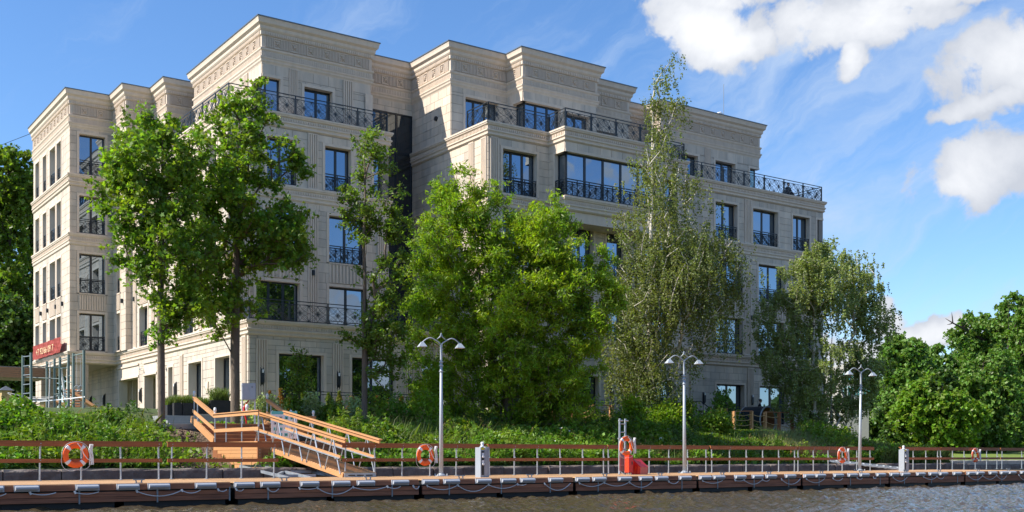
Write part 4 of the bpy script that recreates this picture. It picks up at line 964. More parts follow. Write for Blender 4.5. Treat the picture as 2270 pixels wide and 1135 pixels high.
# lamp posts
def lamp(px, t_, lab, zt, tilt):
    o = thing('lamp_post', lab, 'lamp post', DW(S_at(px, t_), t_, DZ), DROT+R(-14), 'white two-armed lamp posts on the dock'); H_ = zt-DZ; o.rotation_euler = (0, tilt, DROT+R(-14))
    b = MB(); b.tube([(0, 0, .02), (0, 0, 2.0), (0, 0, H_-1.0)], [.078, .062, .044], 12); b.obj('pole', lp_m, o, True)
    b = MB(); b.box(-.2, .2, -.2, .2, 0, .025)
    b.lathe([(.15, .025), (.15, .06), (.10, .07), (.09, .10)], n=12)
    for x in (-.16, .16):
        for y in (-.16, .16): b.cyl(x, y, .02, .09, .022, 6)
    b.obj('base_plate', lp_m, o)
    b = MB()
    for z in (H_-1.0, H_-1.12, H_-1.32): b.lathe([(.055, -.02), (.075, -.012), (.075, .012), (.055, .02)], z=z, n=12)
    b.obj('collar', lp_m, o)
    b = MB(); b.cyl(0, 0, H_-1.0, H_-.42, .04, 10); b.obj('upper_pole', lp_m, o)
    for sx in (-1, 1):
        pts = [(0, 0, H_-.45)]
        for k in range(13):
            a = R(180-k*11.5); pts.append((sx*(.50+.46*math.cos(a)), 0, H_-.36+.17*math.sin(a)*1.15+0.0))
        pts = [(0, 0, H_-.5), (sx*.02, 0, H_-.40)]+[(sx*(.06+.62*u), 0, H_-.34+.20*math.sin(min(u*1.25, 1)*math.pi*.5)*(1 if u < .5 else 1)-max(0, u-.45)**1.5*.52) for u in [k/10 for k in range(11)]]
        b = MB(); b.tube(pts, .021, 8); b.obj('arm', lp_m, o, True)
        b = MB(); b.tube([(0, 0, H_), (sx*.035, 0, H_-.13), (sx*.15, 0, H_-.22)], [.012, .02, .014], 6); b.obj('finial', lp_m, o, True)
        ex, _, ez = pts[-1]; b = MB(); w, h2 = .14, .14
        b.add([(ex-.04, -.03, ez+.02), (ex+.04, -.03, ez+.02), (ex+.04, .03, ez+.02), (ex-.04, .03, ez+.02), (ex-w, -w, ez-h2), (ex+w, -w, ez-h2), (ex+w, w, ez-h2), (ex-w, w, ez-h2), (ex-w, -w, ez-h2-.012), (ex+w, -w, ez-h2-.012), (ex+w, w, ez-h2-.012), (ex-w, w, ez-h2-.012)],
              [(0, 1, 2, 3), (0, 4, 5, 1), (1, 5, 6, 2), (2, 6, 7, 3), (3, 7, 4, 0), (4, 8, 9, 5), (5, 9, 10, 6), (6, 10, 11, 7), (7, 11, 8, 4)]); sh = b.obj('lamp_shade', lp_m, o)
        b = MB(); b.box(ex-w+.02, ex+w-.02, -w+.02, w-.02, ez-h2-.005, ez-h2+.005); b.obj('diffuser', white_m, sh)
    return o
lp_m = mat('pale_grey_powder_coat', (.40, .44, .48), rough=.4, metal=.1, var=.05, nscale=3)
lamp(978, 32.75, 'nearest and tallest-looking pale lamp post, in front of the bright green bush tree', 5.5, 0)
lamp(1517.5, 32.75, 'middle pale lamp post, in front of the large birch', 5.5, R(-.3))
lamp(1905.5, 32.75, 'farthest pale lamp post, in front of the silver birches', 5.5, R(1.0))
# power pedestals
def pedestal(px, lab):
    t_ = 30.35; o = thing('power_pedestal', lab, 'power pedestal', DW(S_at(px, t_), t_, DZ), DROT+R(8), 'grey power and water pedestals on the dock')
    b = MB(); b.box(-.19, .0, -.13, .13, 0, .98); b.obj('front_box', light_grey, o)
    b = MB(); b.prism([(0, -.15), (.17, -.15), (.21, -.10), (.21, .10), (.17, .15), (0, .15)], 0, 1.0)
    for y in (-.155,):
        for x in (.03, .07, .11, .15): b.box(x-.01, x+.01, y-.012, y, .04, .98)
    b.obj('back_housing', fender_m, o)
    b = MB(); b.box(-.17, -.02, -.134, -.130, .90, .975); b.obj('warning_sticker', yellow_m, o)
    b = MB(); b.box(-.15, -.04, -.136, -.130, .08, .86); b.obj('socket_panel', blackpr, o)
    for z in (.68, .44):
        b = MB(); b.tube([(-.095, -.13, z), (-.095, -.175, z)], .045, 10); b.box(-.14, -.05, -.15, -.13, z+.045, z+.12); b.obj('socket', white_m, o)
    b = MB(); b.lathe([(.06, 1.0), (.06, 1.03), (.045, 1.04), (.045, 1.09), (.055, 1.10), (.055, 1.14), (.02, 1.16)], n=12); b.obj('top_light', white_m, o)
pedestal(1069, 'near grey power pedestal with yellow sticker, left of the red fire cabinet'); pedestal(2003, 'far grey power pedestal with yellow sticker, right of the farthest lamp post')
# rescue station: steel ladder, red extinguisher cabinet, red sand chest
o = thing('rescue_ladder', 'upright galvanised boarding ladder with hooks beside the red cabinet', 'ladder', DW(S_at(1380, 31.75), 31.75, DZ), DROT)
for x in (-.14, .14): b = MB(); b.bar((x-.02, 0, 0), (x, 0, 2.1), .05, .06); b.obj('upright', steel, o)
for k in range(6): b = MB(); b.tube([(-.14, 0, .35+k*.31), (.14, 0, .35+k*.31)], .02, 6); b.obj('rung', steel, o)
for (x, z) in ((-.14, 2.02), (.14, 2.02), (-.17, 1.35), (.1, 1.35)): b = MB(); b.tube([(x-.1, -.06, z), (x+.08, -.06, z)], .03, 6); b.obj('hook', steel, o)
b = MB(); b.bar((-.16, 0, .15), (-.26, -.1, 0), .03, .03); b.bar((-.16, 0, .15), (-.02, -.12, 0), .03, .03); b.obj('foot', steel, o)
b = MB(); b.box(-.12, .12, .02, .06, .12, .95); b.obj('backboard', steel_dk, o)
o = thing('extinguisher_cabinet', 'tall narrow bright red extinguisher cabinet under the hung lifebuoy', 'fire cabinet', DW(S_at(1394, 31.5), 31.5, DZ), DROT+R(10)); o.scale = (.72, .8, .72)
b = MB(); b.box(-.17, .17, -.12, .12, .12, 1.02); b.obj('body', red_or, o)
b = MB(); b.box(-.155, .155, -.13, -.12, .14, 1.0); d = b.obj('door', red_m, o); b = MB(); b.box(.05, .12, -.14, -.13, .52, .68); b.obj('handle', blackpr, d)
for x in (-.1, .1): b = MB(); b.bar((x, -.05, .12), (x-.04, -.12, 0), .03, .03); b.bar((x, -.05, .12), (x+.05, .1, 0), .03, .03); b.obj('foot', steel, o)
o = thing('fire_chest', 'red fire chest with slanted lid and white notice, standing on the dock', 'fire chest', DW(S_at(1418, 31.6), 31.6, DZ), DROT+R(20)); o.scale = (.72, .72, .66)
P2 = [(-.30, 0), (.30, 0), (.30, .42), (-.02, .78), (-.30, .80)]
vs = [(x, y, 0) for x, y in ()]
b = MB(); pr = [(-.26, 0), (.26, 0), (.26, .80), (.16, .80), (-.26, .42)]
b.add([(x, y, z) for x in (-.42, .42) for (y, z) in pr], [(0, 1, 2, 3, 4)[::-1], (5, 6, 7, 8, 9), (0, 5, 6, 1), (1, 6, 7, 2), (2, 7, 8, 3), (3, 8, 9, 4), (4, 9, 5, 0)]); b.obj('body', red_m, o)
b = MB(); b.add([(-.44, -.29, .40), (.44, -.29, .40), (.44, .18, .83), (-.44, .18, .83), (-.44, -.29, .43), (.44, -.29, .43), (.44, .17, .86), (-.44, .17, .86)], MB.BF); b.obj('lid', red_m, o)
b = MB()
for y0 in (-.16, .02): b.add([(-.425, y0, .02), (-.425, y0+.1, .02), (-.425, y0+.02, .5), (-.425, y0-.08, .42), (-.43, y0, .02), (-.43, y0+.1, .02), (-.43, y0+.02, .5), (-.43, y0-.08, .42)], [(4, 7, 6, 5)])
b.obj('sunlit_stripe', red_or, o)  # brighter red on the left side paints the sunlight falling there
b = MB(); b.add([(-.18, -.12, .565), (.14, -.12, .565), (.14, .06, .735), (-.18, .06, .735)], [(0, 1, 2, 3)]); nt_ = b.obj('notice', white_m, o); nt_.location = (0, 0, .022)
b = MB(); u = Vector((0, .18, .17)).normalized()
for r_ in range(3): 
    for k in range(6 if r_ == 1 else 4):
        p0 = Vector((-.15+k*.045, -.09, .593))+u*(.03+r_*.065); w = .034 if r_ == 1 else .03; b.add([p0, p0+Vector((w, 0, 0)), p0+Vector((w, 0, 0))+u*.035, p0+u*.035], [(0, 1, 2, 3)])
nn_ = b.obj('printed_lines', blackpr, o); nn_.location = (0, 0, .026)

# ------------------------------------------------------------------ timber stair, landing and gangway
XS, YS = 15.45, 38.0; PZ = 1.80
st = thing('timber_stair', 'orange timber landing and stair with steel posts going up the bank', 'stair', (XS, YS, PZ))
bd = unit_box.mesh('board', wood_new); bdr = unit_box.mesh('board', wood_red)
def lk(me, x0, x1, y0, y1, z0, z1, nm='board'): return link(nm, me, st, ((x0+x1)/2-XS, (y0+y1)/2-YS, (z0+z1)/2-PZ), None, (x1-x0, y1-y0, z1-z0))
# left face boards, stepping back with the soil; front face boards darker, their shade put into the colour; deck boards
for k in range(9):
    z1 = PZ-.05-k*.135; y1 = 43.0-max(0, k-0)*.44; lk(bd, XS-.03, XS+.02, YS, y1, z1-.125, z1)
for k in range(10):
    z1 = PZ-.05-k*.135; lk(bdr, XS+.05, XS+4.6, YS-.03, YS+.02, z1-.125, z1)
b = MB(); b.box(.1, 4.5, .08, 5.0, -1.35, -.06); b.obj('carcass', wood_red, st)
for k in range(34): lk(bd, XS, XS+4.6, YS+.04+k*.148, YS+.04+k*.148+.138, PZ-.045, PZ-.0, 'deck_board')
b = MB(); b.box(-.09, .06, -.08, .0, -1.3, .0)
b.obj('corner_post', wood_red, st)
b = MB()
for zz in np.arange(-1.2, 0, .11): b.box(-.03, .0, -.095, -.08, zz, zz+.02); b.box(3.2, 3.23, -.045, -.03, zz, zz+.02)
tag(b.obj('bolt_row', steel, st), kind='stuff')
for k in range(5):     # steps up to the terrace
    z0 = PZ+k*.155; y = 43.1+k*.36
    lk(bdr, XS+.2, XS+3.1, y, y+.03, z0, z0+.15, 'riser'); lk(bd, XS+.2, XS+3.1, y-.02, y+.38, z0+.15, z0+.185, 'tread')  # risers get the darker timber: shade painted as colour
for x in (XS+.05, XS+3.15):
    b = MB(); b.bar((x-XS, 42.7-YS, .05), (x-XS, 45.3-YS, .98), .09, .26, (0, -.4, 1)); b.obj('stringer', wood_new, st)
# stair railings
def post(parent, x, y, z0, z1, r=.024, m=None, org=(0, 0, 0)):
    b = MB(); b.tube([(x-org[0], y-org[1], z0-org[2]), (x-org[0], y-org[1], z1-org[2])], r, 8); return b.obj('post', m or steel, parent)
OR = (XS, YS, PZ)
for (x, y, z) in ((XS+.05, 38.2, PZ), (XS+.05, 39.8, PZ), (XS+.05, 41.4, PZ), (XS+.05, 42.6, PZ), (XS+.05, 44.6, PZ+.7), (XS+.05, 45.0, PZ+.75), (XS+3.2, 42.8, PZ), (XS+3.2, 44.6, PZ+.7), (XS+3.2, 45.0, PZ+.75), (XS+3.4, 43.0, PZ), (XS+4.4, 43.0, PZ)): post(st, x, y, z, z+1.05, org=OR)
def rl(parent, p, q, m, org, w=.045, h=.13, nm='rail'): b = MB(); b.bar(Vector(p)-Vector(org), Vector(q)-Vector(org), w, h); return b.obj(nm, m, parent)
for x in (XS+.02, XS+3.2):
    for dz in (1.02, .5): rl(st, (x, 42.6, PZ+dz), (x, 45.1, PZ+.82+dz), wood_new, OR)
    rl(st, (x, 42.55, PZ+1.10), (x, 45.1, PZ+.90+1.02), wood_new, OR, .12, .035)
for dz in (1.02, .45): rl(st, (XS+.02, 38.1, PZ+dz), (XS+.02, 42.6, PZ+dz), wood_new, OR)
rl(st, (XS+.02, 38.0, PZ+1.10), (XS+.02, 42.7, PZ+1.10), wood_new, OR, .13, .035)
for dz in (1.02, .5): rl(st, (XS+3.2, 43.0, PZ+dz), (XS+4.5, 43.0, PZ+dz), wood_new, OR)
rl(st, (XS+3.2, 43.0, PZ+1.1), (XS+4.5, 43.0, PZ+1.1), wood_new, OR, .12, .035)
# small glass lights on the posts
lb = MB(); lb.lathe([(.02, 0), (.035, .02), (.05, .05), (.03, .08), (.055, .10), (.06, .17), (.05, .24), (.02, .26)], n=10); light_me = lb.mesh('post_light', white_m, True)
for (x, y, z, w) in ((XS+.05, 45.0, PZ+1.86, 'top of the left stair rail'), (XS+.05, 42.6, PZ+1.1, 'foot of the left stair rail'), (XS+.05, 39.3, PZ+1.1, 'left landing rail in front of the maple trunk'), (XS+3.2, 45.0, PZ+1.86, 'top of the right stair rail'), (XS+3.4, 43.0, PZ+1.1, 'right rail beside the plan board'), (XS+4.4, 43.0, PZ+1.1, 'end of the right landing rail')):
    o = link('post_light', light_me, None, (x, y, z)); tag(o, 'small clear light fixed at the '+w, 'light', 'small clear lights on the stair rails')
# gangway
G0 = P(797, 37.2); G0.z = DZ+.13; G1 = P(597, 41.6); G1.z = PZ-.02
gd = (G1-G0); gl = gd.length; gf = Vector((gd.x, gd.y, 0)).normalized(); gr = Vector((gf.y, -gf.x, 0))   # gr: towards the viewer's right looking up the ramp
gw_ = .62
gg = thing('gangway', 'sloping timber gangway with zigzag steel trusses from the landing down to the dock', 'gangway', tuple(G0))
def GP(a, c, z): return gd.normalized()*a+gr*c+Vector((0, 0, z))
nb = int(gl/.15)
for k in range(nb):
    b = MB(); b.bar(GP((k+.5)*gl/nb, -gw_, 0), GP((k+.5)*gl/nb, gw_, 0), gl/nb-.012, .035); b.obj('tread_board', wood_deck, gg)
for c in (-gw_-.02, gw_+.02): b = MB(); b.bar(GP(0, c, -.08), GP(gl, c, -.08), .05, .16); b.obj('side_beam', wood_new, gg)
b = MB(); b.bar(GP(-.03, -gw_, -.06), GP(-.03, gw_, -.06), .05, .13); b.obj('end_plate', steel, gg)
for c in (-.35, 0.0, .35): b = MB(); b.bar(GP(-.065, c-.13, -.06), GP(-.065, c+.13, -.06), .01, .035); b.obj('slot', blackpr, gg)
for c in (-gw_-.06, gw_+.06):
    b = MB(); b.bar(GP(-.2, c, 1.08), GP(gl+.1, c, 1.08), .05, .12); b.obj('handrail', wood_new, gg); b = MB(); b.bar(GP(-.25, c, 1.155), GP(gl+.1, c, 1.155), .14, .035); b.obj('handrail_cap', wood_new, gg)
    b = MB(); b.bar(GP(0.1, c, .50), GP(gl, c, .50), .045, .12); b.obj('mid_rail', wood_new, gg)
    b = MB(); b.bar(GP(0.1, c-.05, .47), GP(gl, c-.05, .47), .04, .04); b.obj('truss_rail', steel, gg)
    n_t = 5; w = gl/n_t
    for k in range(n_t):
        for (u0, u1) in (((k+.10)*w, (k+.45)*w), ((k+.88)*w, (k+.50)*w)): b = MB(); b.tube([GP(u0, c, -.05), GP(u1, c, 1.03)], .022, 7); b.obj('strut', steel, gg)
# steel support frame lying below the gangway
sf = thing('support_frame', 'low galvanised steel frame lying under the gangway behind the dock', 'steel frame', (16.2, 36.0, .9))
of = Vector((16.2, 36.0, .9))
pA = [P(535, 38.0, 1035), P(560, 40.5, 1032), P(735, 36.9, 1057), P(640, 37.0, 1057), P(650, 41, 1031), P(690, 39, 1040)]
bars = [(P(533, 38.6, 1034), P(640, 36.9, 1060)), (P(533, 38.6, 1034), P(620, 41.5, 1031)), (P(590, 39.4, 1036), P(690, 37.0, 1060)), (P(560, 39.6, 1033), P(655, 41.2, 1032)), (P(655, 41.2, 1032), P(757, 37.1, 1060)), (P(620, 40.4, 1036), P(720, 38.5, 1052)), (P(600, 38.2, 1046), P(690, 38.8, 1046)), (P(615, 37.4, 1055), P(700, 37.8, 1054)), (P(640, 39, 1040), P(612, 37.5, 1055)), (P(575, 38.6, 1042), P(680, 39.8, 1040))]
for a, c in bars: b = MB(); b.bar(a-of, c-of, .09, .09); b.obj('frame_bar', steel, sf)
# grey cabinet with red hose, plan board
o = thing('grey_cabinet', 'tall grey metal cabinet on two legs with red hose, right of the stair', 'cabinet', P(551, 47.6, 945), R(-16))
b = MB(); b.box(-.28, .28, -.2, .2, 1.12, 1.82); b.obj('body', fender_m, o); b = MB(); b.box(0.0, .27, -.215, -.2, 1.14, 1.8); d = b.obj('door', lp_m, o); b = MB(); b.tube([(.13, -.215, 1.66), (.13, -.23, 1.66)], .04, 12); b.obj('lock', steel_dk, d)
for x in (-.26, .26): b = MB(); b.box(x-.03, x+.03, -.05, .05, -.2, 1.12); b.obj('leg', white_m, o)
b = MB(); b.tube([(.0, -.05, 1.1), (-.1, -.08, .95), (-.2, -.1, .75), (-.16, -.1, .5), (-.1, -.08, .25), (-.1, -.06, -.1)], [.03, .035, .045, .04, .035, .03], 8); b.obj('red_hose', red_m, o, True)
o = thing('plan_board', 'white plan board with green drawings standing behind the gangway rail', 'sign', P(630, 44.0, 975), R(-18))
b = MB(); b.box(-.5, .5, -.02, .02, .05, 1.12); b.obj('panel', white_m, o)
b = MB(); b.box(-.5, .5, -.026, -.021, 1.0, 1.12); b.obj('header', teal_m, o)
rnd = random.Random(4)
for r_ in range(4):
    for k in range(4):
        b = MB(); x = -.42+k*.22+rnd.uniform(-.02, .02); z = .14+r_*.22; b.box(x, x+.13, -.025, -.021, z, z+.12); b.obj('drawing', teal_m if rnd.random() < .5 else fender_m, o); b = MB(); b.box(x+.04, x+.09, -.028, -.025, z+.03, z+.08); b.obj('drawing_mark', blackpr, o)
for x in (-.45, .45): b = MB(); b.box(x-.02, x+.02, .02, .05, -.5, 1.15); b.obj('leg', steel, o)
# second timber landing + folded steel ramp at the right
b0 = P(1806, DT(1806, 37.4)); o = thing('timber_landing', 'low orange-brown timber landing at the water edge, behind the lifebuoy by the farthest lamp', 'landing', (b0.x, b0.y, .8))
for k in range(4): link('board', bd if k < 2 else bdr, o, (0, 0, .10+k*.19), (0, 0, DROT), (3.6, .1, .17))
for k in range(8): link('deck_board', bd, o, (0, .2+k*.2, .80), (0, 0, DROT), (3.6, .18, .04))
o = thing('folded_ramp', 'blue-grey steel ramp lying folded from the landing down to the dock', 'ramp', tuple(P(1880, DT(1880, 36), 1030)))
o0 = Vector(o.location); ra, rb = P(1822, DT(1822, 37.2), 1022)-o0, P(1985, DT(1985, 34.6), 1040)-o0
for k in range(9): 
    off = Vector((random.uniform(-.1, .1), k*.14-.5, random.uniform(-.03, .08))); b = MB(); b.bar(ra+off, rb+off, .09, .08); b.obj('tube', steel_dk if k % 2 else steel, o)
for k in range(12): u = k/11; q = ra+(rb-ra)*u; b = MB(); b.bar(q+Vector((0, -.6, .06)), q+Vector((0, .7, .06)), .06, .05); b.obj('cross_bar', steel, o)
# ------------------------------------------------------------------ vegetation
def unit(v): return v/np.maximum(np.linalg.norm(v, axis=-1, keepdims=True), 1e-9)
LEAF = {   # outline of a leaf in its own plane (x across, y along), fan of triangles
    'maple': [(0, -.15), (.42, -.22), (.30, .05), (.62, .32), (.26, .36), (.0, .85), (-.26, .36), (-.62, .32), (-.30, .05), (-.42, -.22)],
    'oval': [(0, -.5), (.26, -.1), (.2, .3), (0, .6), (-.2, .3), (-.26, -.1)],
    'long': [(0, -.6), (.17, 0), (0, .7), (-.17, 0)],
    'quad': [(-.3, -.45), (.32, -.3), (.26, .5), (-.34, .36)],
}
def leaves(name, pos, size, m, shape='oval', rng=None, up=.35, droop=.0, parent=None, dirs=None, fold=.22, sun_bias=0.0):
    """one joined mesh of leaf-shaped faces at the given points"""
    n = len(pos); rng = rng or RNG; sh = np.array(LEAF[shape]); k = len(sh)
    nrm = unit(rng.normal(size=(n, 3))+np.array([0, 0, up])*2)
    t = unit(np.cross(nrm, unit(rng.normal(size=(n, 3))))) if dirs is None else unit(dirs+rng.normal(size=(n, 3))*.25)
    if dirs is not None: nrm = unit(nrm-(nrm*t).sum(-1, keepdims=True)*t)
    if droop: t = unit(t+np.array([0, 0, -droop])); nrm = unit(nrm-(nrm*t).sum(-1, keepdims=True)*t)
    u = np.cross(t, nrm); sz = (size*rng.uniform(.7, 1.3, n))[:, None]
    V = np.empty((n, k, 3))
    for i, (x, y) in enumerate(sh): V[:, i] = pos+u*sz*x+t*sz*y-nrm*sz*abs(x)*fold
    idx = (np.arange(n)[:, None]*k)
    if k == 4: F = idx+np.arange(4)[None]
    else:
        F = np.arange(n*k).reshape(n, k)
    me = npmesh(name, V.reshape(-1, 3), F, m)
    o = link(name, me, parent); return o
def grow(root_pts, targets, rng, step=.55, jitter=.12, rise=.35):
    """branch skeleton: connect every target to the nearest node already there, from the trunk outwards"""
    nodes = [np.array(p, float) for p in root_pts]; parent = [-1]+list(range(len(root_pts)-1)); nt_ = len(root_pts)
    tr = np.array(root_pts)
    dist = np.array([np.min(np.linalg.norm(tr-t, axis=1)) for t in targets]); order = np.argsort(dist); tips = []
    for ti in order:
        t = targets[ti]; A = np.array(nodes); d = np.linalg.norm(A-t, axis=1); dz = A[:, 2]-(t[2]-rise*d)
        cost = d+np.maximum(dz, 0)*2.2+(np.arange(len(A)) < 2)*6
        j = int(np.argmin(cost)); a = A[j]; L_ = np.linalg.norm(t-a); k = max(1, int(L_/step)); last = j
        for q in range(1, k+1):
            u = q/k; p = a+(t-a)*u; p[2] -= rise*.5*L_*(u-u*u)*.8; 
            if q < k: p = p+rng.normal(size=3)*jitter*min(1, L_*.3)
            nodes.append(p); parent.append(last); last = len(nodes)-1
        tips.append(last)
    N_ = len(nodes); w = np.zeros(N_)
    for t in tips: w[t] += 1
    for i in range(N_-1, 0, -1):
        if parent[i] >= 0: w[parent[i]] += w[i] if i >= nt_ or True else 0
    return np.array(nodes), parent, w, tips
def branch_mesh(name, nodes, parent, w, rtrunk, m, parent_obj, nmin=0, trunk_n=0, sides=5, rtip=.006, expo=.5):
    wm = w.max(); r = rtip+(rtrunk-rtip)*(np.maximum(w, .3)/wm)**expo
    V = []; F = []
    for i in range(1, len(nodes)):
        p = parent[i]
        if p < 0: continue
        a, b_ = nodes[p], nodes[i]; d = b_-a; L_ = np.linalg.norm(d)
        if L_ < 1e-5: continue
        d = d/L_; u = np.cross(d, [0, 0, 1.0] if abs(d[2]) < .9 else [1.0, 0, 0]); u /= np.linalg.norm(u); v = np.cross(d, u)
        ra = min(r[p], r[i]*1.6); rb = r[i]; n = sides if rb < .05 else 9; base = len(V)
        for (c, rr_) in ((a, ra), (b_, rb)):
            for k in range(n): an = 6.2832*k/n; V.append(c+(u*math.cos(an)+v*math.sin(an))*rr_)
        for k in range(n): F.append((base+k, base+(k+1) % n, base+n+(k+1) % n, base+n+k))
    me = npmesh(name, np.array(V), np.array(F), m, True); return link(name, me, parent_obj)
def tree(label, base, height, trunk_r, clumps, m_leaf, m_bark, nleaf, lsize, shape='oval', lean=(0, 0), seed=1, group=None, name='tree', cat='tree', clump_r=.55, hang=0, trunk_top=.92, up=.35, root=None, stems=None, rise=.35, expo=.5, jitter=.12, flat=.75, step=.55, droop=0.0, nmesh=1):
    """base: ground point; clumps: array of crown points relative to the base"""
    rng = np.random.default_rng(seed); o = thing(name, label, cat, tuple(base), 0, group)
    clumps = np.array(clumps)
    nt_ = 9; tr = []
    for i in range(nt_+1):
        u = i/nt_; tr.append([lean[0]*u*u+rng.normal()*.05*u*(i > 0), lean[1]*u*u+rng.normal()*.05*(i > 0)*u, -.3*(i == 0)+height*trunk_top*u])
    nodes, par, w, tips = grow(tr, clumps, rng, step=step, jitter=jitter, rise=rise)
    # trunk = nodes of the central stem, branches = everything else
    wt = w.copy(); wt[:nt_+1] = np.maximum(wt[:nt_+1], w.max()*(1-np.arange(nt_+1)/nt_)**1.4)
    branch_mesh('trunk', nodes[:nt_+1], par[:nt_+1], wt[:nt_+1], trunk_r, m_bark, o, expo=.62)
    p2 = par[:]
    for i in range(1, nt_+1): p2[i] = -1
    ww = w.copy(); ww[:nt_+1] = 0; wm = w.max()
    ww2 = np.minimum(w, wm*.35)
    r_l = trunk_r*.62
    branch_mesh('branches', nodes, p2, ww2, r_l, m_bark, o, expo=expo)
    C_ = nodes[tips]; per = nleaf//len(C_); pos = []; twigs = []
    cnt = rng.poisson(per, len(C_)); rr_ = clump_r*rng.uniform(.6, 1.35, len(C_))
    for c, k, r_ in zip(C_, cnt, rr_):
        q = rng.normal(size=(k, 3)); q = q/np.maximum(np.linalg.norm(q, axis=1, keepdims=True), 1e-6)*rng.uniform(.15, 1, (k, 1))**.6*r_; q[:, 2] *= flat
        if hang:
            ns = max(2, k//24); sx = rng.normal(size=(ns, 2))*r_*.75; ln = hang*rng.uniform(.4, 1.3, ns); j = rng.integers(0, ns, k); uu = rng.uniform(0, 1, k)
            q = np.stack([sx[j, 0]+rng.normal(size=k)*.05+uu*.12*ln[j], sx[j, 1]+rng.normal(size=k)*.05, .15-uu*ln[j]], -1)
        if not hang:     # leafy twigs spraying out of every limb end
            nt2 = max(3, int(k/ (9 if shape == 'maple' else 13))); out = np.array([c[0], c[1], 0])-np.array([0, 0, 0]); out = out/max(np.linalg.norm(out), .3)
            dv = unit(rng.normal(size=(nt2, 3))+out*.75+np.array([0, 0, .45])); ln = r_*rng.uniform(.7, 2.0, nt2); j = rng.integers(0, nt2, k); uu = rng.uniform(.12, 1, k)**.8
            sag = np.zeros((k, 3)); sag[:, 2] = -.22*(uu*ln[j])**2
            q = dv[j]*(uu*ln[j])[:, None]+sag+rng.normal(size=(k, 3))*(.065+.05*r_)
            for a_ in range(min(nt2, 5)): twigs.append((c, c+dv[a_]*ln[a_]*.85+np.array([0, 0, -.15*ln[a_]**2])))
        pos.append(c+q)
    if twigs:
        A_ = np.array([t[0] for t in twigs]); B_ = np.array([t[1] for t in twigs]); d_ = unit(B_-A_); u_ = unit(np.cross(d_, rng.normal(size=d_.shape))); v_ = np.cross(d_, u_); rt_ = max(.008, trunk_r*.06); V_ = []
        for (P_, rr0) in ((A_, rt_), (B_, rt_*.35)):
            for k3 in range(3): V_.append(P_+(u_*math.cos(2.0944*k3)+v_*math.sin(2.0944*k3))*rr0)
        V_ = np.stack(V_, 1).reshape(-1, 3); b_ = np.arange(len(A_))[:, None]*6; F_ = np.concatenate([b_+np.array([k3, (k3+1) % 3, 3+(k3+1) % 3, 3+k3]) for k3 in range(3)])
        tag(link('twigs', npmesh('twigs', V_, F_, m_bark), o), kind='stuff')
    pos = np.concatenate(pos)
    leaves('crown', pos, np.full(len(pos), lsize), m_leaf, shape, rng, up, droop, o)
    return o
def envelope(ells, n, rng, surf=.5, mind=.0):
    """points in a union of ellipsoids (cx,cy,cz,rx,ry,rz), denser to the outside"""
    vol = np.array([e[3]*e[4]*e[5] for e in ells])**.8; vol /= vol.sum(); out = []
    while len(out) < n:
        e = ells[rng.choice(len(ells), p=vol)]; d = unit(rng.normal(size=(1, 3)))[0]; rad = rng.uniform(surf, 1)**.5 if rng.random() < .75 else rng.uniform(.1, .8)
        p = np.array(e[:3])+d*rad*np.array(e[3:6])
        out.append(p)
    return np.array(out)
VR = np.array([SN, -CN, 0]); VD = np.array([CN, SN, 0])
def ell(base, d, px0, px1, py0, py1, depth_r=None, dd=0):
    """crown lobe: spans photograph columns px0..px1 and rows py0..py1 at the tree's own distance, relative to its base"""
    c = P((px0+px1)/2, d+dd, (py0+py1)/2); rx = (px1-px0)/2/FPX*(d+dd); rz = (py1-py0)/2/FPX*(d+dd); c = np.array(c)-np.array(base)
    r_ = depth_r or rx*.85; return (c[0], c[1], c[2], rx*.5+r_*.5, rx*.5+r_*.5, rz)
def gz(v): 
    s_ = UD.x*v.x+UD.y*v.y; t_ = ND.x*v.x+ND.y*v.y; return float(ground(s_, t_))
def base_at(px, d): v = P(px, d); v.z = gz(v); return v
# maples at the stair
b1 = base_at(358, 45.5); d1 = 45.5; rng = np.random.default_rng(21)
E_ = [ell(b1, d1, a, b, c, d) for a, b, c, d in ((222, 380, 300, 560), (240, 420, 250, 420), (255, 400, 430, 640), (300, 440, 270, 520), (215, 300, 330, 500), (330, 430, 600, 700), (335, 420, 680, 760), (305, 470, 450, 640), (380, 470, 600, 720))]
tree('left of the two maples by the stair, its trunk standing on the bank crest', b1, 13.0, .145, envelope(E_, 240, rng), maple_leaf, bark, 18000, .155, 'maple', seed=3, name='maple_tree', clump_r=.42, group='two maples by the timber stair')
b2 = base_at(521, 48.5); d2 = 48.5
E_ = [ell(b2, d2, a, b, c, d) for a, b, c, d in ((395, 620, 270, 480), (420, 660, 380, 620), (500, 690, 420, 600), (480, 600, 205, 330), (525, 575, 165, 270), (500, 590, 190, 280), (380, 560, 480, 700), (560, 705, 500, 610), (430, 560, 620, 760), (600, 680, 290, 420), (360, 470, 340, 540))]
tree('right and taller of the two maples, its trunk rising behind the stair rail', b2, 14.6, .2, envelope(E_, 330, np.random.default_rng(5)), maple_leaf, bark, 25000, .155, 'maple', seed=4, name='maple_tree', clump_r=.42, group='two maples by the timber stair', lean=(.3, .2))
# slim ash
d3 = 48.5; b3 = base_at(808, d3)
E_ = [ell(b3, d3, a, b, c, d) for a, b, c, d in ((785, 865, 295, 400), (755, 830, 380, 520), (830, 920, 420, 560), (790, 880, 400, 600), (745, 800, 440, 500), (790, 870, 560, 760), (800, 900, 640, 900), (770, 830, 700, 800), (860, 925, 560, 660))]
tree('slim open-crowned tree between the right windows and the bright bush tree', b3, 13.2, .13, envelope(E_, 120, np.random.default_rng(6)), ash_leaf, bark, 13000, .14, 'oval', seed=5, name='ash_tree', clump_r=.36, jitter=.2, step=.4)
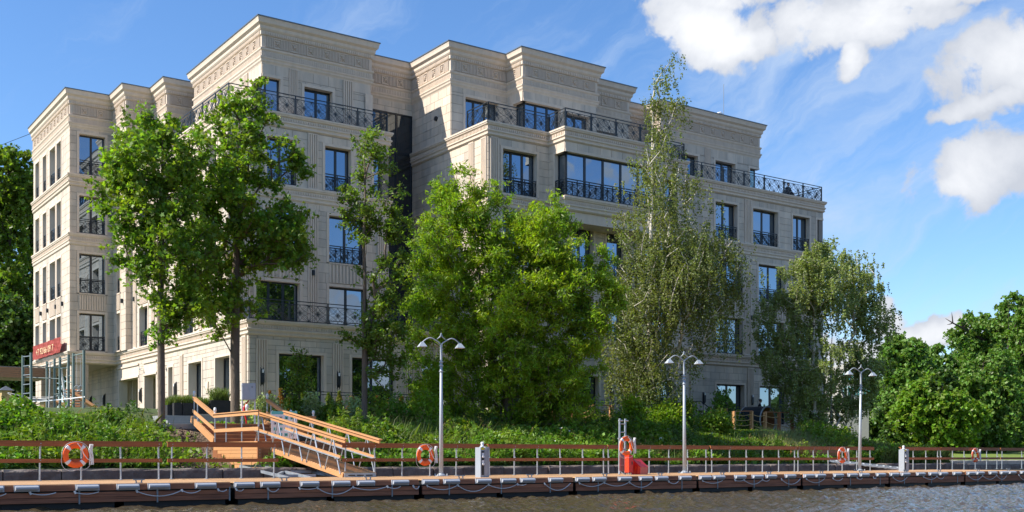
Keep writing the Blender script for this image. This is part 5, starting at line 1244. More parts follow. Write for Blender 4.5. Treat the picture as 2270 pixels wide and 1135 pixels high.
# box elder, many stems from the ground
d4 = DT(1125, 42.6); b4 = base_at(1125, d4)
E_ = [ell(b4, d4, a, b, c, d) for a, b, c, d in ((960, 1080, 375, 520), (1020, 1130, 420, 620), (1140, 1260, 430, 620), (900, 1060, 480, 700), (1080, 1300, 520, 760), (890, 1050, 640, 860), (1000, 1250, 600, 900), (1200, 1370, 560, 740), (1060, 1280, 720, 940), (930, 1050, 760, 930), (1240, 1340, 680, 800), (1280, 1385, 560, 640), (1030, 1130, 800, 950), (1075, 1120, 360, 450), (1200, 1385, 580, 760), (1180, 1340, 720, 900), (900, 1060, 800, 950), (1120, 1330, 820, 960), (1000, 1160, 880, 960), (1040, 1180, 430, 700), (1050, 1200, 600, 860), (1000, 1150, 500, 640), (940, 1080, 400, 620), (900, 1000, 560, 800), (960, 1100, 600, 800), (1100, 1250, 440, 600), (1150, 1300, 480, 640))]
for e in E_: pass
tree('broad bright green bush tree in the middle, hiding the lower floors', b4, 9.5, .16, envelope(E_, 950, np.random.default_rng(7)), elder_leaf, bark, 125000, .175, 'long', seed=6, name='box_elder_tree', clump_r=.42, trunk_top=.7, droop=.5)
# large birch
d5 = DT(1440, 43.2); b5 = base_at(1440, d5)
E_ = [ell(b5, d5, a, b, c, d) for a, b, c, d in ((1455, 1490, 85, 180), (1450, 1500, 100, 230), (1425, 1515, 170, 300), (1400, 1530, 260, 430), (1350, 1600, 370, 600), (1330, 1610, 500, 720), (1380, 1640, 500, 680), (1340, 1560, 620, 860), (1370, 1520, 760, 930), (1540, 1660, 520, 620), (1500, 1640, 640, 800), (1560, 1680, 560, 700), (1340, 1480, 680, 900), (1320, 1420, 560, 760), (1345, 1420, 420, 520), (1330, 1420, 700, 900))]
tree('tallest white-barked birch with long hanging twigs, rising above the roof', b5, P(1470, d5, 110).z-b5.z, .19, envelope(E_, 470, np.random.default_rng(8), .35), birch_leaf, bark_birch, 88000, .092, 'quad', seed=7, name='birch_tree', clump_r=.48, hang=1.4, trunk_top=.94, rise=.7, lean=(.25, -.1), up=.1, jitter=.15)
for (px, d, lab, sd_, EE, hh, ncl, nl) in ((1806, DT(1806, 45), 'left of the two silver birches at the building corner, pale fluttering leaves', 9, ((1790, 1840, 520, 620), (1700, 1850, 560, 720), (1660, 1800, 640, 860), (1760, 1900, 530, 760), (1700, 1880, 700, 930), (1740, 1860, 535, 640), (1650, 1750, 680, 800), (1720, 1860, 800, 960), (1770, 1830, 530, 600)), 12.5, 230, 44000),
        (1842, DT(1842, 46.3), 'right of the two silver birches, darker and leaning out over the lawn', 10, ((1800, 1930, 560, 720), (1850, 1960, 680, 840), (1850, 1975, 570, 720), (1880, 1980, 640, 760), (1840, 1930, 545, 640), (1830, 1960, 740, 930), (1800, 1960, 800, 960), (1860, 1970, 760, 900)), 12.2, 170, 27000)):
    bb = base_at(px, d); E_ = [ell(bb, d, *e) for e in EE]
    tree(lab, bb, hh, .12, envelope(E_, ncl, np.random.default_rng(sd_), .3), willow_leaf, bark_birch, int(nl*1.35), .112, 'quad', seed=sd_, name='birch_tree', clump_r=.46, group='silver birches at the right corner', hang=.9, rise=.6)
# staked young trees
for (px, d, lab, top, sd_) in ((664, 49.5, 'young slender tree in front of the left ground floor window', 770, 12), (1597, DT(1597, 47), 'young tree tied between three thin stakes by the steps', 850, 13)):
    bb = base_at(px, d); h = P(px, d, top).z-bb.z
    E_ = [ell(bb, d, px-26, px+26, top+10, top+110)]
    tree(lab, bb, h, .035, envelope(E_, 30, np.random.default_rng(sd_)), ash_leaf if sd_ == 12 else weed_leaf, bark, 1500, .13, 'oval', seed=sd_, name='young_tree', clump_r=.25)
for k, (px, dd) in enumerate(((1575, DT(1575, 46.5)), (1598, DT(1598, 46.2)), (1611, DT(1611, 46.8)))):
    v = base_at(px, dd); b = MB(); b.tube([(0, 0, -.3), (.02, 0, P(px, dd, 905).z-v.z)], .04, 7); o = b.obj('tree_stake', wood_new); o.location = v
    tag(o, ('left', 'middle', 'right')[k]+' thin wooden stake around the young tree by the steps', 'stake', 'three stakes of the young tree')
# park trees at the right and woods at the left
park = [(2015, 108, 42, 720, 11, park_leaf, 'small thin-crowned tree standing against the low cloud', ((1955, 2050, 745, 850), (1975, 2060, 770, 900), (1960, 2040, 830, 960))),
        (2060, 100, 42, 700, 14, dark_leaf, 'dark lower tree behind the grassy mound', ((1985, 2110, 850, 1000), (1960, 2060, 880, 1005), (2040, 2120, 820, 990))),
        (2110, 112, 0, 0, 15, park_leaf, 'round park tree left of the dead branch', ((2010, 2120, 770, 900), (2060, 2180, 740, 900), (2030, 2150, 850, 980), (2100, 2190, 800, 980))),
        (2090, 98, 0, 0, 16, park_leaf2, 'yellowish green low tree in front of the park trees', ((1990, 2110, 840, 960), (2060, 2170, 870, 985), (2020, 2140, 900, 985))),
        (2170, 118, 0, 0, 17, park_leaf, 'park tree with bare dead branch sticking out to the left', ((2110, 2220, 690, 800), (2120, 2200, 760, 920), (2160, 2260, 700, 860))),
        (2235, 112, 0, 0, 18, park_leaf, 'tallest park tree at the right edge', ((2210, 2330, 640, 800), (2190, 2300, 740, 900), (2230, 2350, 640, 960), (2200, 2290, 850, 1000))),
        (2180, 104, 0, 0, 19, park_leaf, 'dense middle park tree with pale leaf clusters', ((2120, 2230, 790, 930), (2150, 2250, 860, 1000), (2110, 2190, 860, 1000), (2180, 2262, 780, 900))),
        (2290, 120, 0, 0, 26, dark_leaf, 'dark tree mostly outside the right edge', ((2230, 2380, 760, 980), (2240, 2400, 860, 990)))]
for (px, d, _, _, sd_, ml, lab, EE) in park:
    d *= 1.58; bb = base_at(px, d); E_ = [ell(bb, d, *e) for e in EE]; top = max(e[2]+e[5] for e in E_)
    tree(lab, bb, top, .28, envelope(E_, 150, np.random.default_rng(sd_), .55), ml, bark_dk, 27000, .46, 'quad', seed=sd_, name='park_tree', clump_r=1.15, step=1.0, group='park trees beyond the far lawn', flat=.8)
v = P(2185, 185, 745); b = MB(); q = [P(2185, 185, 758), P(2160, 185, 742), P(2135, 184, 728), P(2112, 183, 716), P(2096, 183, 706)]
b.tube(q, [.30, .24, .18, .11, .04], 7)
for (i, dx, dy) in ((2, -6, -28), (3, -2, -24), (2, 14, -20), (1, 12, -26), (3, -10, 4)):
    p0 = q[i]; b.tube([p0, p0+Vector(VR)*(dx*.6/FPX*184)+Vector((0, 0, -dy*.6/FPX*184)), p0+Vector(VR)*(dx/FPX*184*1.3)+Vector((0, 0, -dy/FPX*184))], [.12, .08, .02], 5)
tp = [o for o in bpy.data.objects if o.name.startswith('park_tree') and o.get('label', '').startswith('park tree with bare')][0]
o = b.obj('dead_branch', bark_dk, tp, True); o.matrix_parent_inverse = Matrix.Translation(tp.location).inverted()
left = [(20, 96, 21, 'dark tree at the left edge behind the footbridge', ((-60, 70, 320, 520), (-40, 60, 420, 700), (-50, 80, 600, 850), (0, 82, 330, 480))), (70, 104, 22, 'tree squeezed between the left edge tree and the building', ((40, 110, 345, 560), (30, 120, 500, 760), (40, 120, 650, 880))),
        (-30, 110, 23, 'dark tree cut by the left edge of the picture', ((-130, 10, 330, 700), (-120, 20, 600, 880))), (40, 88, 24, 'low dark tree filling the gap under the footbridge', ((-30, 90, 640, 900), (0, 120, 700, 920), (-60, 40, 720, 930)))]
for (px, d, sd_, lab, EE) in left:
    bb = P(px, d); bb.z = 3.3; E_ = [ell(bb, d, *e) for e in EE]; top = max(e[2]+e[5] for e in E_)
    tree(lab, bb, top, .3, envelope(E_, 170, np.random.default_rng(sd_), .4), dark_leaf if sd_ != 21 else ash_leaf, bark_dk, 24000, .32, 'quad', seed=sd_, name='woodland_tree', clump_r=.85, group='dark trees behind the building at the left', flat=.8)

# --- weeds, grasses on the bank
def scatter(n, s0, s1, t0, t1, rng, dens=None):
    s = rng.uniform(s0, s1, n); t = rng.uniform(t0, t1, n)
    if dens is not None: k = rng.random(n) < dens(s, t); s, t = s[k], t[k]
    return s, t
def world_xy(s, t): return UD.x*s+ND.x*t, UD.y*s+ND.y*t
rng = np.random.default_rng(99)
def soilmask(s, t):
    """bare soil beside the stair and near the right landing"""
    a = smooth(11.6, 13.2, s)*(1-smooth(15.6, 16.4, s))*(1-smooth(44.0, 45.5, t)); st_ = smooth(15.2, 15.5, s)*(1-smooth(20.2, 20.7, s))*(1-smooth(45.6, 46.2, t))*(t > 37.2)
    r_ = smooth(S_at(1590, 37), S_at(1640, 37), s)*(1-smooth(S_at(1760, 37), S_at(1800, 37), s))*(1-smooth(37.0, 38.4, t))*.75
    return np.maximum(np.maximum(a*.93, st_), r_)
SM_END = S_END-1.0
def playclear(s, t):
    r_ = s/t; a = smooth(.985, 1.0, r_)*(1-smooth(1.19, 1.21, r_))*smooth(38.8, 40.2, t); b = smooth(.68, .70, r_)*(1-smooth(.845, .86, r_))*smooth(40, 41.5, t)
    return np.maximum(a, b*.8)
def wheight(s, t):
    left = 1-smooth(12, 14, s)
    h = .40+.24*nse(s, t, 1.6, 5)+.24*nse(s, t, .55, 6)+left*(.05+.15*nse(s, t, 1.1, 12))
    h = h*(1-.45*smooth(40.5, 43, t))*(1-.3*smooth(40, 42.5, t)*smooth(26, 31, s))*(1-.8*playclear(s, t))
    h = h+.3*smooth(S_at(1880, 41), S_at(1960, 41), s-(t-41)*1.26)
    return np.clip(h, .08, 1.5)
def plants(name, label, n, s0, s1, t0, t1, m, size, shape, hk=1.0, dens=None, up=.5, clump=True, cat='weeds', droop=0.0):
    s, t = scatter(n, s0, s1, t0, t1, rng, dens); k = len(s)
    H_ = wheight(s, t)*hk
    z = ground(s, t)+H_*rng.uniform(0, 1, k)**.55*rng.uniform(.75, 1.12, k)
    x, y = world_xy(s, t); pos = np.stack([x, y, z], -1)
    o = leaves(name, pos, rng.choice([.7, 1.0, 1.0, 1.7], k)*size, m, shape, rng, up, droop); tag(o, label, cat, None, 'stuff'); return o
keep = lambda s, t: (rng.random(len(s)) > soilmask(s, t)).astype(float)*1.0
def dens_front(s, t): return keep(s, t)*(1-.55*smooth(41, 47, t))
S0 = S_at(-60, 36.5)
plants('weeds', 'dense leafy weeds covering the river bank', 210000, S0, S_END-1, T_WALL+.45, 46.5, weed_leaf, .115, 'quad', dens=dens_front)
plants('yellow_green_weeds', 'lighter yellow-green weeds in patches on the bank', 60000, S0, S_END-1, T_WALL+.45, 46, park_leaf2, .11, 'quad', hk=1.08, dens=lambda s, t: keep(s, t)*smooth(-.1, .5, nse(s, t, 2.6, 31)))
plants('dark_weeds', 'darker low weeds at the foot of the bank', 50000, S0, S_END-1, T_WALL+.4, 43, dark_leaf, .12, 'quad', hk=.75, dens=lambda s, t: keep(s, t)*smooth(-.2, .6, nse(s, t, 3.1, 41)))
# grass blades
def blades(name, label, n, s0, s1, t0, t1, m, hmin, hmax, w, dens=None, lean=.25):
    s, t = scatter(n, s0, s1, t0, t1, rng, dens); k = len(s); x, y = world_xy(s, t); b0 = np.stack([x, y, ground(s, t)], -1)
    h = rng.uniform(hmin, hmax, k)[:, None]; ln = rng.normal(size=(k, 3))*lean+np.array([.22, .0, 0]); ln[:, 2] = 0; a = rng.uniform(0, 6.28, k); side = np.stack([np.cos(a), np.sin(a), 0*a], -1)*w
    mid = b0+np.array([0, 0, 1])*h*.6+ln*h*.35; tip = b0+np.array([0, 0, 1])*h*.97+ln*h
    V = np.stack([b0-side, b0+side, mid+side*.8, tip, mid-side*.8], 1).reshape(-1, 3); F = np.arange(k*5).reshape(k, 5)
    tag(link(name, npmesh(name, V, F, m)), label, 'grass', None, 'stuff')
blades('tall_grass', 'tall pale grass standing among the weeds', 34000, S0, S_END-.5, T_WALL+.45, 46, grass_leaf, .3, .85, .009, lambda s, t: keep(s, t)*(1-playclear(s, t))*(1-.85*smooth(40.5, 42.5, t))*np.clip(.1+.6*smooth(0, .6, nse(s, t, 3.4, 51))+.5*smooth(S_at(800, 40), S_at(900, 40), s)*(1-smooth(S_at(1050, 40), S_at(1180, 40), s)), 0, 1))
blades('mound_grass', 'long bent grass covering the mound at the right end of the bank', 50000, S_at(1840, 40), S_END-.2, T_WALL+.45, 47, grass_leaf, .5, 1.05, .010, lambda s, t: smooth(S_at(1850, 41), S_at(1930, 41), s-(t-41)*1.26), .3)
blades('reed_grass', 'pale feathery grass in front of the silver birches', 4000, S_at(1700, 39.5), S_at(1880, 39.5), 38.3, 40.5, mat('pale_grass_heads', (.26, .29, .12), rough=.8, island=.4, transl=.3), .45, .8, .010, None, .2)
# single taller herbs: stalks with leaves, in loose groups
def herbs(name, label, n, s0, s1, t0, t1, m, hmin, hmax, per, size, dens):
    s, t = scatter(n, s0, s1, t0, t1, rng, dens); k = len(s); x, y = world_xy(s, t); b0 = np.stack([x, y, ground(s, t)], -1); h = rng.uniform(hmin, hmax, k)
    ln = rng.normal(size=(k, 3))*.14; ln[:, 2] = 0; u = rng.uniform(.15, 1, (k, per))**.7
    p = b0[:, None]+np.array([0, 0, 1])*(u*h[:, None])[..., None]+ln[:, None]*(u*h[:, None])[..., None]+rng.normal(size=(k, per, 3))*np.array([.10, .10, .03])*(1.25-u)[..., None]
    tag(leaves(name, p.reshape(-1, 3), np.full(k*per, size), m, 'long', rng, .5, .3), label, 'weeds', None, 'stuff')
gd = lambda sc, sd: (lambda s, t: keep(s, t)*smooth(.0, .7, nse(s, t, sc, sd))*(1-.5*smooth(41.5, 43.5, t))*(1-playclear(s, t)))
herbs('tall_herbs', 'taller leafy herbs standing up out of the bank weeds', 5200, S0, S_END-1, T_WALL+.5, 44, weed_leaf, .6, 1.2, 26, .15, gd(1.9, 61))
herbs('dark_herbs', 'taller dark green nettle-like herbs on the bank', 4200, S0, S_END-1, T_WALL+.5, 44, dark_leaf, .5, 1.05, 26, .14, gd(2.4, 62))
herbs('dry_stalks', 'brownish dry stalks scattered in the weeds', 1500, S0, S_END-1, T_WALL+.5, 44, mat('dry_stalk', (.26, .17, .08), rough=.9, island=.4, transl=.2), .5, 1.0, 14, .07, gd(1.3, 63))
# small white and yellow flowers
def flowers(name, label, n, m, s0, s1, size):
    s, t = scatter(n, s0, s1, 37, 45, rng, keep); x, y = world_xy(s, t); pos = np.stack([x, y, ground(s, t)+wheight(s, t)*1.02], -1)
    pos = np.concatenate([pos+rng.normal(size=pos.shape)*.05 for _ in range(4)]); tag(leaves(name, pos, np.full(len(pos), size), m, 'quad', rng, 1.0), label, 'flowers', None, 'stuff')
flowers('white_flowers', 'small white wild flower heads in the weeds', 150, mat('white_petals', (.7, .7, .66), rough=.8), S0, S_END, .07)
flowers('yellow_flowers', 'small yellow wild flowers in the weeds', 130, mat('yellow_petals', (.65, .50, .03), rough=.8), S_at(1000, 40), S_END, .05)
# soil patch with stones
s, t = scatter(2600, 11.8, 16.0, T_WALL+.5, 45.3, rng); x, y = world_xy(s, t); pos = np.stack([x, y, ground(s, t)+.02], -1)
tag(leaves('soil_clods', pos, rng.uniform(.05, .16, len(pos)), soil, 'quad', rng, .6, fold=-.4), 'loose clods and stones on the bare soil by the stair', 'soil', None, 'stuff')
ss = np.linspace(11.9, 20.9, 30); tt2 = np.linspace(T_WALL+.5, 45.2, 30); S2, T2 = np.meshgrid(ss, tt2); Z2_ = ground(S2, T2)+.02+nse(S2, T2, .5, 8)*.03
Z2_[:, 0] -= .3; Z2_[:, -1] -= .3; Z2_[-1] -= .3; Z2_[0] -= .3
idx = np.arange(S2.size).reshape(S2.shape); F = np.stack([idx[:-1, :-1], idx[:-1, 1:], idx[1:, 1:], idx[1:, :-1]], -1).reshape(-1, 4); x, y = world_xy(S2, T2)
tag(link('soil', npmesh('soil', np.stack([x, y, Z2_], -1).reshape(-1, 3), F, soil, True)), 'bare brown soil slope beside the timber stair', kind='structure')
# shrubs in front of the building: thuja columns and pale bushes
def shrub(px, t_, h, w, m, lab, group, nl=1300, size=.07, shape='long', name='shrub', cone=False, z=None, droop=0):
    d = DT(px, t_); v = base_at(px, d)
    if z: v.z = z
    o = thing(name, lab, 'shrub', tuple(v), 0, group); r_ = np.random.default_rng(int(px*7+d)); k = nl
    if cone: u = r_.uniform(0, 1, k)**.8; rr_ = w*(1-u*.85)*np.sqrt(r_.uniform(.3, 1, k))*(.85+.3*np.sin(u*20+r_.uniform(0, 6))); a = r_.uniform(0, 6.28, k); pos = np.stack([rr_*np.cos(a), rr_*np.sin(a), u*h], -1)
    else:
        cl = envelope([(0, 0, h*.55, w, w, h*.5)], 16, r_); pos = np.concatenate([c+r_.normal(size=(k//16, 3))*.16*w/.5 for c in cl]); pos[:, 2] = np.maximum(pos[:, 2], .02)
    leaves('foliage', pos, np.full(len(pos), size), m, shape, r_, .3, droop, o)
    b = MB(); b.tube([(0, 0, -.1), (0, 0, h*.6)], [.03, .012], 6); b.obj('stem', bark_dk, o)
col = ('golden green', 'rusty tipped', 'green', 'slightly orange', 'bushy green')
ths = [(575, 48.6), (598, 49.1), (622, 48.9), (645, 48.6), (672, 48.9), (700, 48.6), (728, 49.1), (752, 48.9), (778, 49.1), (835, 48.6), (862, 48.9), (890, 48.6), (918, 49.1)]
near_ = ('right beside the grey cabinet', 'second from the grey cabinet', 'third from the grey cabinet', 'left of the young tree', 'right of the young tree', 'under the left window right edge', 'between the two big windows', 'left of the slim ash trunk, second', 'just left of the slim ash trunk', 'just right of the slim ash trunk', 'second right of the slim ash', 'third right of the slim ash', 'nearest the bright bush tree')
for i, (px, d) in enumerate(ths): shrub(px, d, 1.45+.35*((i*37) % 5)/4, .42, thuja_leaf, '%s cone shrub %s' % (col[i % 5], near_[i]), 'row of small conifers before the ground floor', cone=True, name='conifer_shrub', nl=2600, size=.085)
for i, (px, d, lab) in enumerate(((598, 45.3, 'pale bush above the plan board'), (655, 45.4, 'pale leaved bush left of the white flecked ones'), (690, 45.4, 'large white-flecked bush in the middle of the group'), (735, 45.0, 'white-flecked bush, third of the group'), (775, 45.5, 'white-flecked bush by the slim ash trunk'), (830, 45.4, 'white-flecked bush right of the ash trunk'), (865, 45.4, 'small pale bush nearest the bright bush tree'))):
    shrub(px, d, 1.15+.2*(i % 3), .55, pale_leaf if i % 2 == 0 else ash_leaf, lab, 'pale bushes under the windows', nl=2400, size=.10, shape='quad', name='pale_bush')
for i, (px, d, h, lab) in enumerate(((1405, 41.5, 1.5, 'upright elder shoot behind the steel ladder'), (1590, 41, 1.0, 'low bush below the three stakes'), (1470, 42, 1.2, 'bush at the foot of the big birch'), (1510, 42.5, 1.5, 'bush just left of the middle lamp post'), (945, 43, 1.3, 'reddish bush behind the nearest lamp post'), (880, 43.5, 1.3, 'bush left of the nearest lamp post'), (1850, 43, 1.6, 'bush at the foot of the silver birches'), (1900, 43.5, 1.7, 'bush behind the farthest lamp post'), (1930, 45, 1.9, 'bush right of the farthest lamp post'), (1700, 48.5, 1.7, 'bush behind the rope fence'), (1640, 49, 1.6, 'bush by the dark steps'))):
    shrub(px, d, h, .6+.1*(i % 3), weed_leaf if i % 2 else elder_leaf, lab, 'green bushes along the bank crest', nl=3400, size=.12, shape='quad', name='bush')
tag(leaves('hedge_undergrowth', (lambda s, t: np.stack([*world_xy(s, t), ground(s, t)+rng.uniform(0, 1, len(s))**.7*.9], -1))(*scatter(60000, S_at(570, 46), S_at(1960, 47), 46, 50.5, rng, lambda s, t: (rng.random(len(s)) > soilmask(s, t))*np.clip(.5+.8*nse(s, t, 1.5, 71), 0, 1))), np.full(1, .11).repeat(1), ash_leaf, 'quad', rng, .4), 'mixed undergrowth below the ground floor windows', 'undergrowth', None, 'stuff')
# low bushes under the park trees
def lowbushes(): 
    s, t = scatter(38000, S_END+4, S_END+145, 99, 108, rng); x, y = world_xy(s, t); h = 1.6+.8*nse(s, t, 3, 81)
    tag(leaves('park_undergrowth', np.stack([x, y, ground(s, t)+h*rng.uniform(0, 1, len(s))], -1), np.full(len(s), .42), park_leaf, 'quad', rng, .5), 'pale green undergrowth along the edge of the park trees', 'undergrowth', None, 'stuff')
lowbushes()

# distant wood closing the horizon behind the park trees
k = 32000; pxs = rng.uniform(1840, 2500, k); dd_ = rng.uniform(235, 265, k); kk = (pxs-CXP)/FPX
pos = np.stack([dd_*(SN*kk+CN), dd_*(SN-CN*kk), .8+(15+3*nse(pxs/60, dd_/60, .6, 17))*rng.uniform(0, 1, k)**.8], -1)
tag(leaves('distant_wood', pos, np.full(k, 1.45), dark_leaf, 'quad', rng, .4), 'dark distant wood seen between the park trees', 'wood', None, 'stuff')

# trees on the opposite bank, behind the camera: they show in the ground-floor glass
k = 14000; x = rng.uniform(-120, 260, k); y = rng.uniform(-75, -62, k); hh = 13+3*nse(x, y, 6, 23)
tag(leaves('opposite_wood', np.stack([x, y, .6+hh*rng.uniform(0, 1, k)**.8], -1), np.full(k, 2.0), dark_leaf, 'quad', rng, .4), 'green wood on the opposite river bank', 'wood', None, 'stuff')
tag(link('opposite_bank', MB().box(-900, 1500, -900, -58, -1, .6).mesh('opposite_bank', ground_m)), 'low opposite river bank', kind='structure')
# ------------------------------------------------------------------ gym, footbridge, banner, terrace things
def tb(parent, pts, r, m, nm, n=7, org=None, smooth_=False):
    b = MB(); o0 = Vector(parent.location) if org is None else org; b.tube([Vector(p)-o0 for p in pts], r, n); return b.obj(nm, m, parent, smooth_)
DG = 50.5
g0 = P(120, DG); g0.z = gz(g0)
gym = thing('workout_frame', 'grey-green outdoor workout frame with ladder, bars and hanging rings', 'workout frame', tuple(g0))
def gp(px, py, dd=0): return P(px, DG+dd, py)
gx = {51: (788, 1.0), 69: (782, 0), 104: (801, 2.2), 121: (795, 1.6), 133: (792, .9), 152: (786, .6), 163: (783, 0), 186: (776, -.8)}
for px, (py, dd) in gx.items():
    a = gp(px, py, dd); bt = Vector(a); bt.z = gz(a)-.3; tb(gym, [bt, a], .062 if px not in (104, 121) else .055, gym_m, 'post', 10); 
def gbar(p0, y0, p1, y1, r=.022): tb(gym, [gp(p0, y0, gx.get(p0, (0, .5))[1]), gp(p1, y1, gx.get(p1, (0, .5))[1])], r, gym_m if r > .023 else steel_dk, 'bar')
for y in (791, 812, 832, 853, 873, 893): gbar(51, y, 69, y-2)
for a, ya, c, yc in ((69, 812, 152, 816), (51, 836, 133, 840), (104, 806, 121, 801), (133, 797, 152, 792), (163, 788, 186, 783), (133, 818, 152, 815), (152, 833, 163, 833), (152, 848, 163, 846), (121, 874, 133, 873)): gbar(a, ya, c, yc, .026)
for px in (170, 178.5):
    dd = -.3; tb(gym, [gp(px, 787, dd), gp(px, 855, dd)], .010, rope_m, 'strap', 5); c = gp(px, 861, dd)
    b = MB(); pts = [c-g0+Vector(VR)*.12*math.cos(a)+Vector((0, 0, .12*math.sin(a))) for a in [k*math.pi/8 for k in range(17)]]; b.tube(pts, .018, 6, False); b.obj('ring', steel_dk, gym)
o = thing('climbing_rope', 'white braided climbing rope hanging from the workout frame', 'rope', tuple(gp(109, 915, 1.5)))
tb(o, [gp(111, 803, 1.5), gp(110, 860, 1.5), gp(108, 918, 1.5)], .028, rope_m, 'rope')
o = thing('leaning_pole', 'white pole leaning behind the workout frame', 'pole', tuple(gp(151, 925, 1.2))); tb(o, [gp(135, 815, 1.2), gp(151, 925, 1.2)], .05, white_m, 'pole')
o = thing('barrier_tape', 'white barrier tape stretched across the posts of the workout frame', 'tape', tuple(gp(50, 890, .9)))
b = MB(); pts = [gp(50, 890, .9), gp(90, 889.5, .5), gp(130, 886, .2), (gp(188, 879.5, -.9))]
for a, c in zip(pts[:-1], pts[1:]): b.bar(Vector(a)-Vector(o.location), Vector(c)-Vector(o.location), .01, .045)
b.obj('tape', white_m, o)
o = thing('rope_strands', 'loose pale ropes strung from the ochre wall to the workout frame', 'rope', tuple(gp(0, 880, 3)))
for (a, ya, c, yc) in ((17, 870, 104, 886), (50, 884, 152, 877), (69, 880, 150, 875), (17, 872, 60, 888)): tb(o, [gp(a, ya, 2), gp((a+c)/2, (ya+yc)/2+3, 1.8), gp(c, yc, 1.5)], .012, rope_m, 'strand', 5)
o = thing('climbing_beams', 'two slanting timber beams on red brown frames under the raised wing', 'play structure', tuple(gp(190, 912, 6)))
tb(o, [gp(154, 866, 5), gp(232, 918, 5)], .11, wood_new, 'beam', 4); tb(o, [gp(122, 888, 5), gp(170, 915, 5)], .10, wood_new, 'beam', 4)
for y in range(864, 912, 6): tb(o, [gp(140, y, 6), gp(178, y+1, 6)], .04, wood_red, 'slat', 4)
# footbridge-like canopy at the left
cn = thing('timber_canopy', 'long brown slatted timber canopy running out of the picture at the left', 'canopy', (6, 79.3, 7))
for k in range(5): link('slat', unit_box.mesh('slat', wood_canopy if False else stone_warm) if False else MB().box(-.5, .5, -.5, .5, -.5, .5).mesh('slat', mat('brown_slat_%d' % k, (.33, .19, .11), rough=.7, var=.2, nscale=2, stretch=(.6, 1, 10)) if k == 0 else bpy.data.materials['brown_slat_0']), cn, (-1.2, -.1, .02-k*.135), None, (25.0, .06, .115))
b = MB(); b.box(-13.7, 11.3, -.05, 3.2, .08, .14); b.obj('roof', roof_metal, cn); b = MB(); b.box(-13.7, 11.3, .0, 3.0, -.6, .07); b.obj('soffit', soffit_m, cn)
for x in (-12, -4, 4.5): b = MB(); b.box(x, x+.3, 1.2, 1.5, -4.2, -.6); b.obj('column', wood_red, cn)
# ochre garden wall
ow = thing('garden_wall', 'ochre garden wall with openwork panels and a capped pillar at the left', 'wall', tuple(base_at(40, 66)))
wo = Vector(ow.location); zt_ = P(0, 66, 884).z-wo.z; du = Vector((VR[0], VR[1], 0))
b = MB(); b.bar(du*-2.6+Vector((0, 0, zt_*.22)), du*1.9+Vector((0, 0, zt_*.22)), .25, zt_*.44); b.obj('base', yellow_stone, ow)
b = MB(); b.bar(du*-2.6+Vector((0, 0, zt_-.06)), du*1.9+Vector((0, 0, zt_-.06)), .34, .10); b.obj('coping', roof_metal, ow)
for j, c in enumerate((-.3, .95)):
    b = MB(); cc = du*c+Vector((0, 0, zt_*.69)); hw = .38; hh = zt_*.24
    for sx in (-1, 1): b.bar(cc+du*sx*(hw+.12)+Vector((0, 0, -hh)), cc+du*sx*(hw+.12)+Vector((0, 0, hh)), .2, .24, tuple(du))
    for k in range(8):
        a = k*math.pi/4+math.pi/8; b.bar(cc+du*.07*math.cos(a)+Vector((0, 0, .06*math.sin(a))), cc+du*hw*math.cos(a)+Vector((0, 0, hh*math.sin(a))), .08, .05)
    b.obj('openwork_panel', yellow_stone, ow)
pl_ = Vector((P(13, 65, 0).x, P(13, 65, 0).y, 0))-Vector((wo.x, wo.y, 0))
b = MB(); pw = .27; ph = P(0, 65, 866).z-wo.z; b.box(pl_.x-pw, pl_.x+pw, pl_.y-pw, pl_.y+pw, -.3, ph); b.obj('pillar', yellow_stone, ow)
b = MB(); b.add([(pl_.x-pw*1.5, pl_.y-pw*1.5, ph), (pl_.x+pw*1.5, pl_.y-pw*1.5, ph), (pl_.x+pw*1.5, pl_.y+pw*1.5, ph), (pl_.x-pw*1.5, pl_.y+pw*1.5, ph), (pl_.x, pl_.y, ph+.28)], [(0, 3, 2, 1), (0, 1, 4), (1, 2, 4), (2, 3, 4), (3, 0, 4)]); b.obj('pillar_cap', roof_metal, ow)
# banner
y0, y1 = onX(139, 17.6), onX(77, 17.6); BN = thing('banner', 'wrinkled red banner with a pale phone number, hung on the left face of the building', 'banner', (17.6, y1, Z1+.0+CAMZ)); BN.rotation_euler = (0, 0, R(-90))
Lb = y1-y0; nx, nz_ = 60, 12; b = MB()
for i in range(nx+1):
    for k in range(nz_+1):
        x = Lb*i/nx; z = .98*k/nz_; wr = .03*math.sin(i*.55+k*.5)+.02*math.sin(i*1.3-k*.9)+.012*math.sin(k*2+i*.2); b.v.append((x, -.12-wr*(.4+.6*(i/nx)), z+.012*math.sin(i*.4)))
for i in range(nx):
    for k in range(nz_): a = i*(nz_+1)+k; b.f.append((a, a+nz_+1, a+nz_+2, a+1))
b.obj('cloth', banner_m, BN, True)
tcv = bpy.data.curves.new('banner_text', 'FONT'); tcv.body = '+7 92/66 09 7'; tcv.size = .72; tcv.extrude = .004; tcv.space_character = 1.05
to = bpy.data.objects.new('tmp_text', tcv); C.objects.link(to); bpy.context.view_layer.update()
dg = bpy.context.evaluated_depsgraph_get(); tme = bpy.data.meshes.new_from_object(to.evaluated_get(dg)); bpy.data.objects.remove(to); tme.materials.clear(); tme.materials.append(gold_m)
w_ = max(v.co.x for v in tme.vertices)-min(v.co.x for v in tme.vertices)
o = link('printed_number', tme, BN, (Lb*.17, -.215, .22), (R(90), 0, 0), (Lb*.62/w_, .85, 1)); 
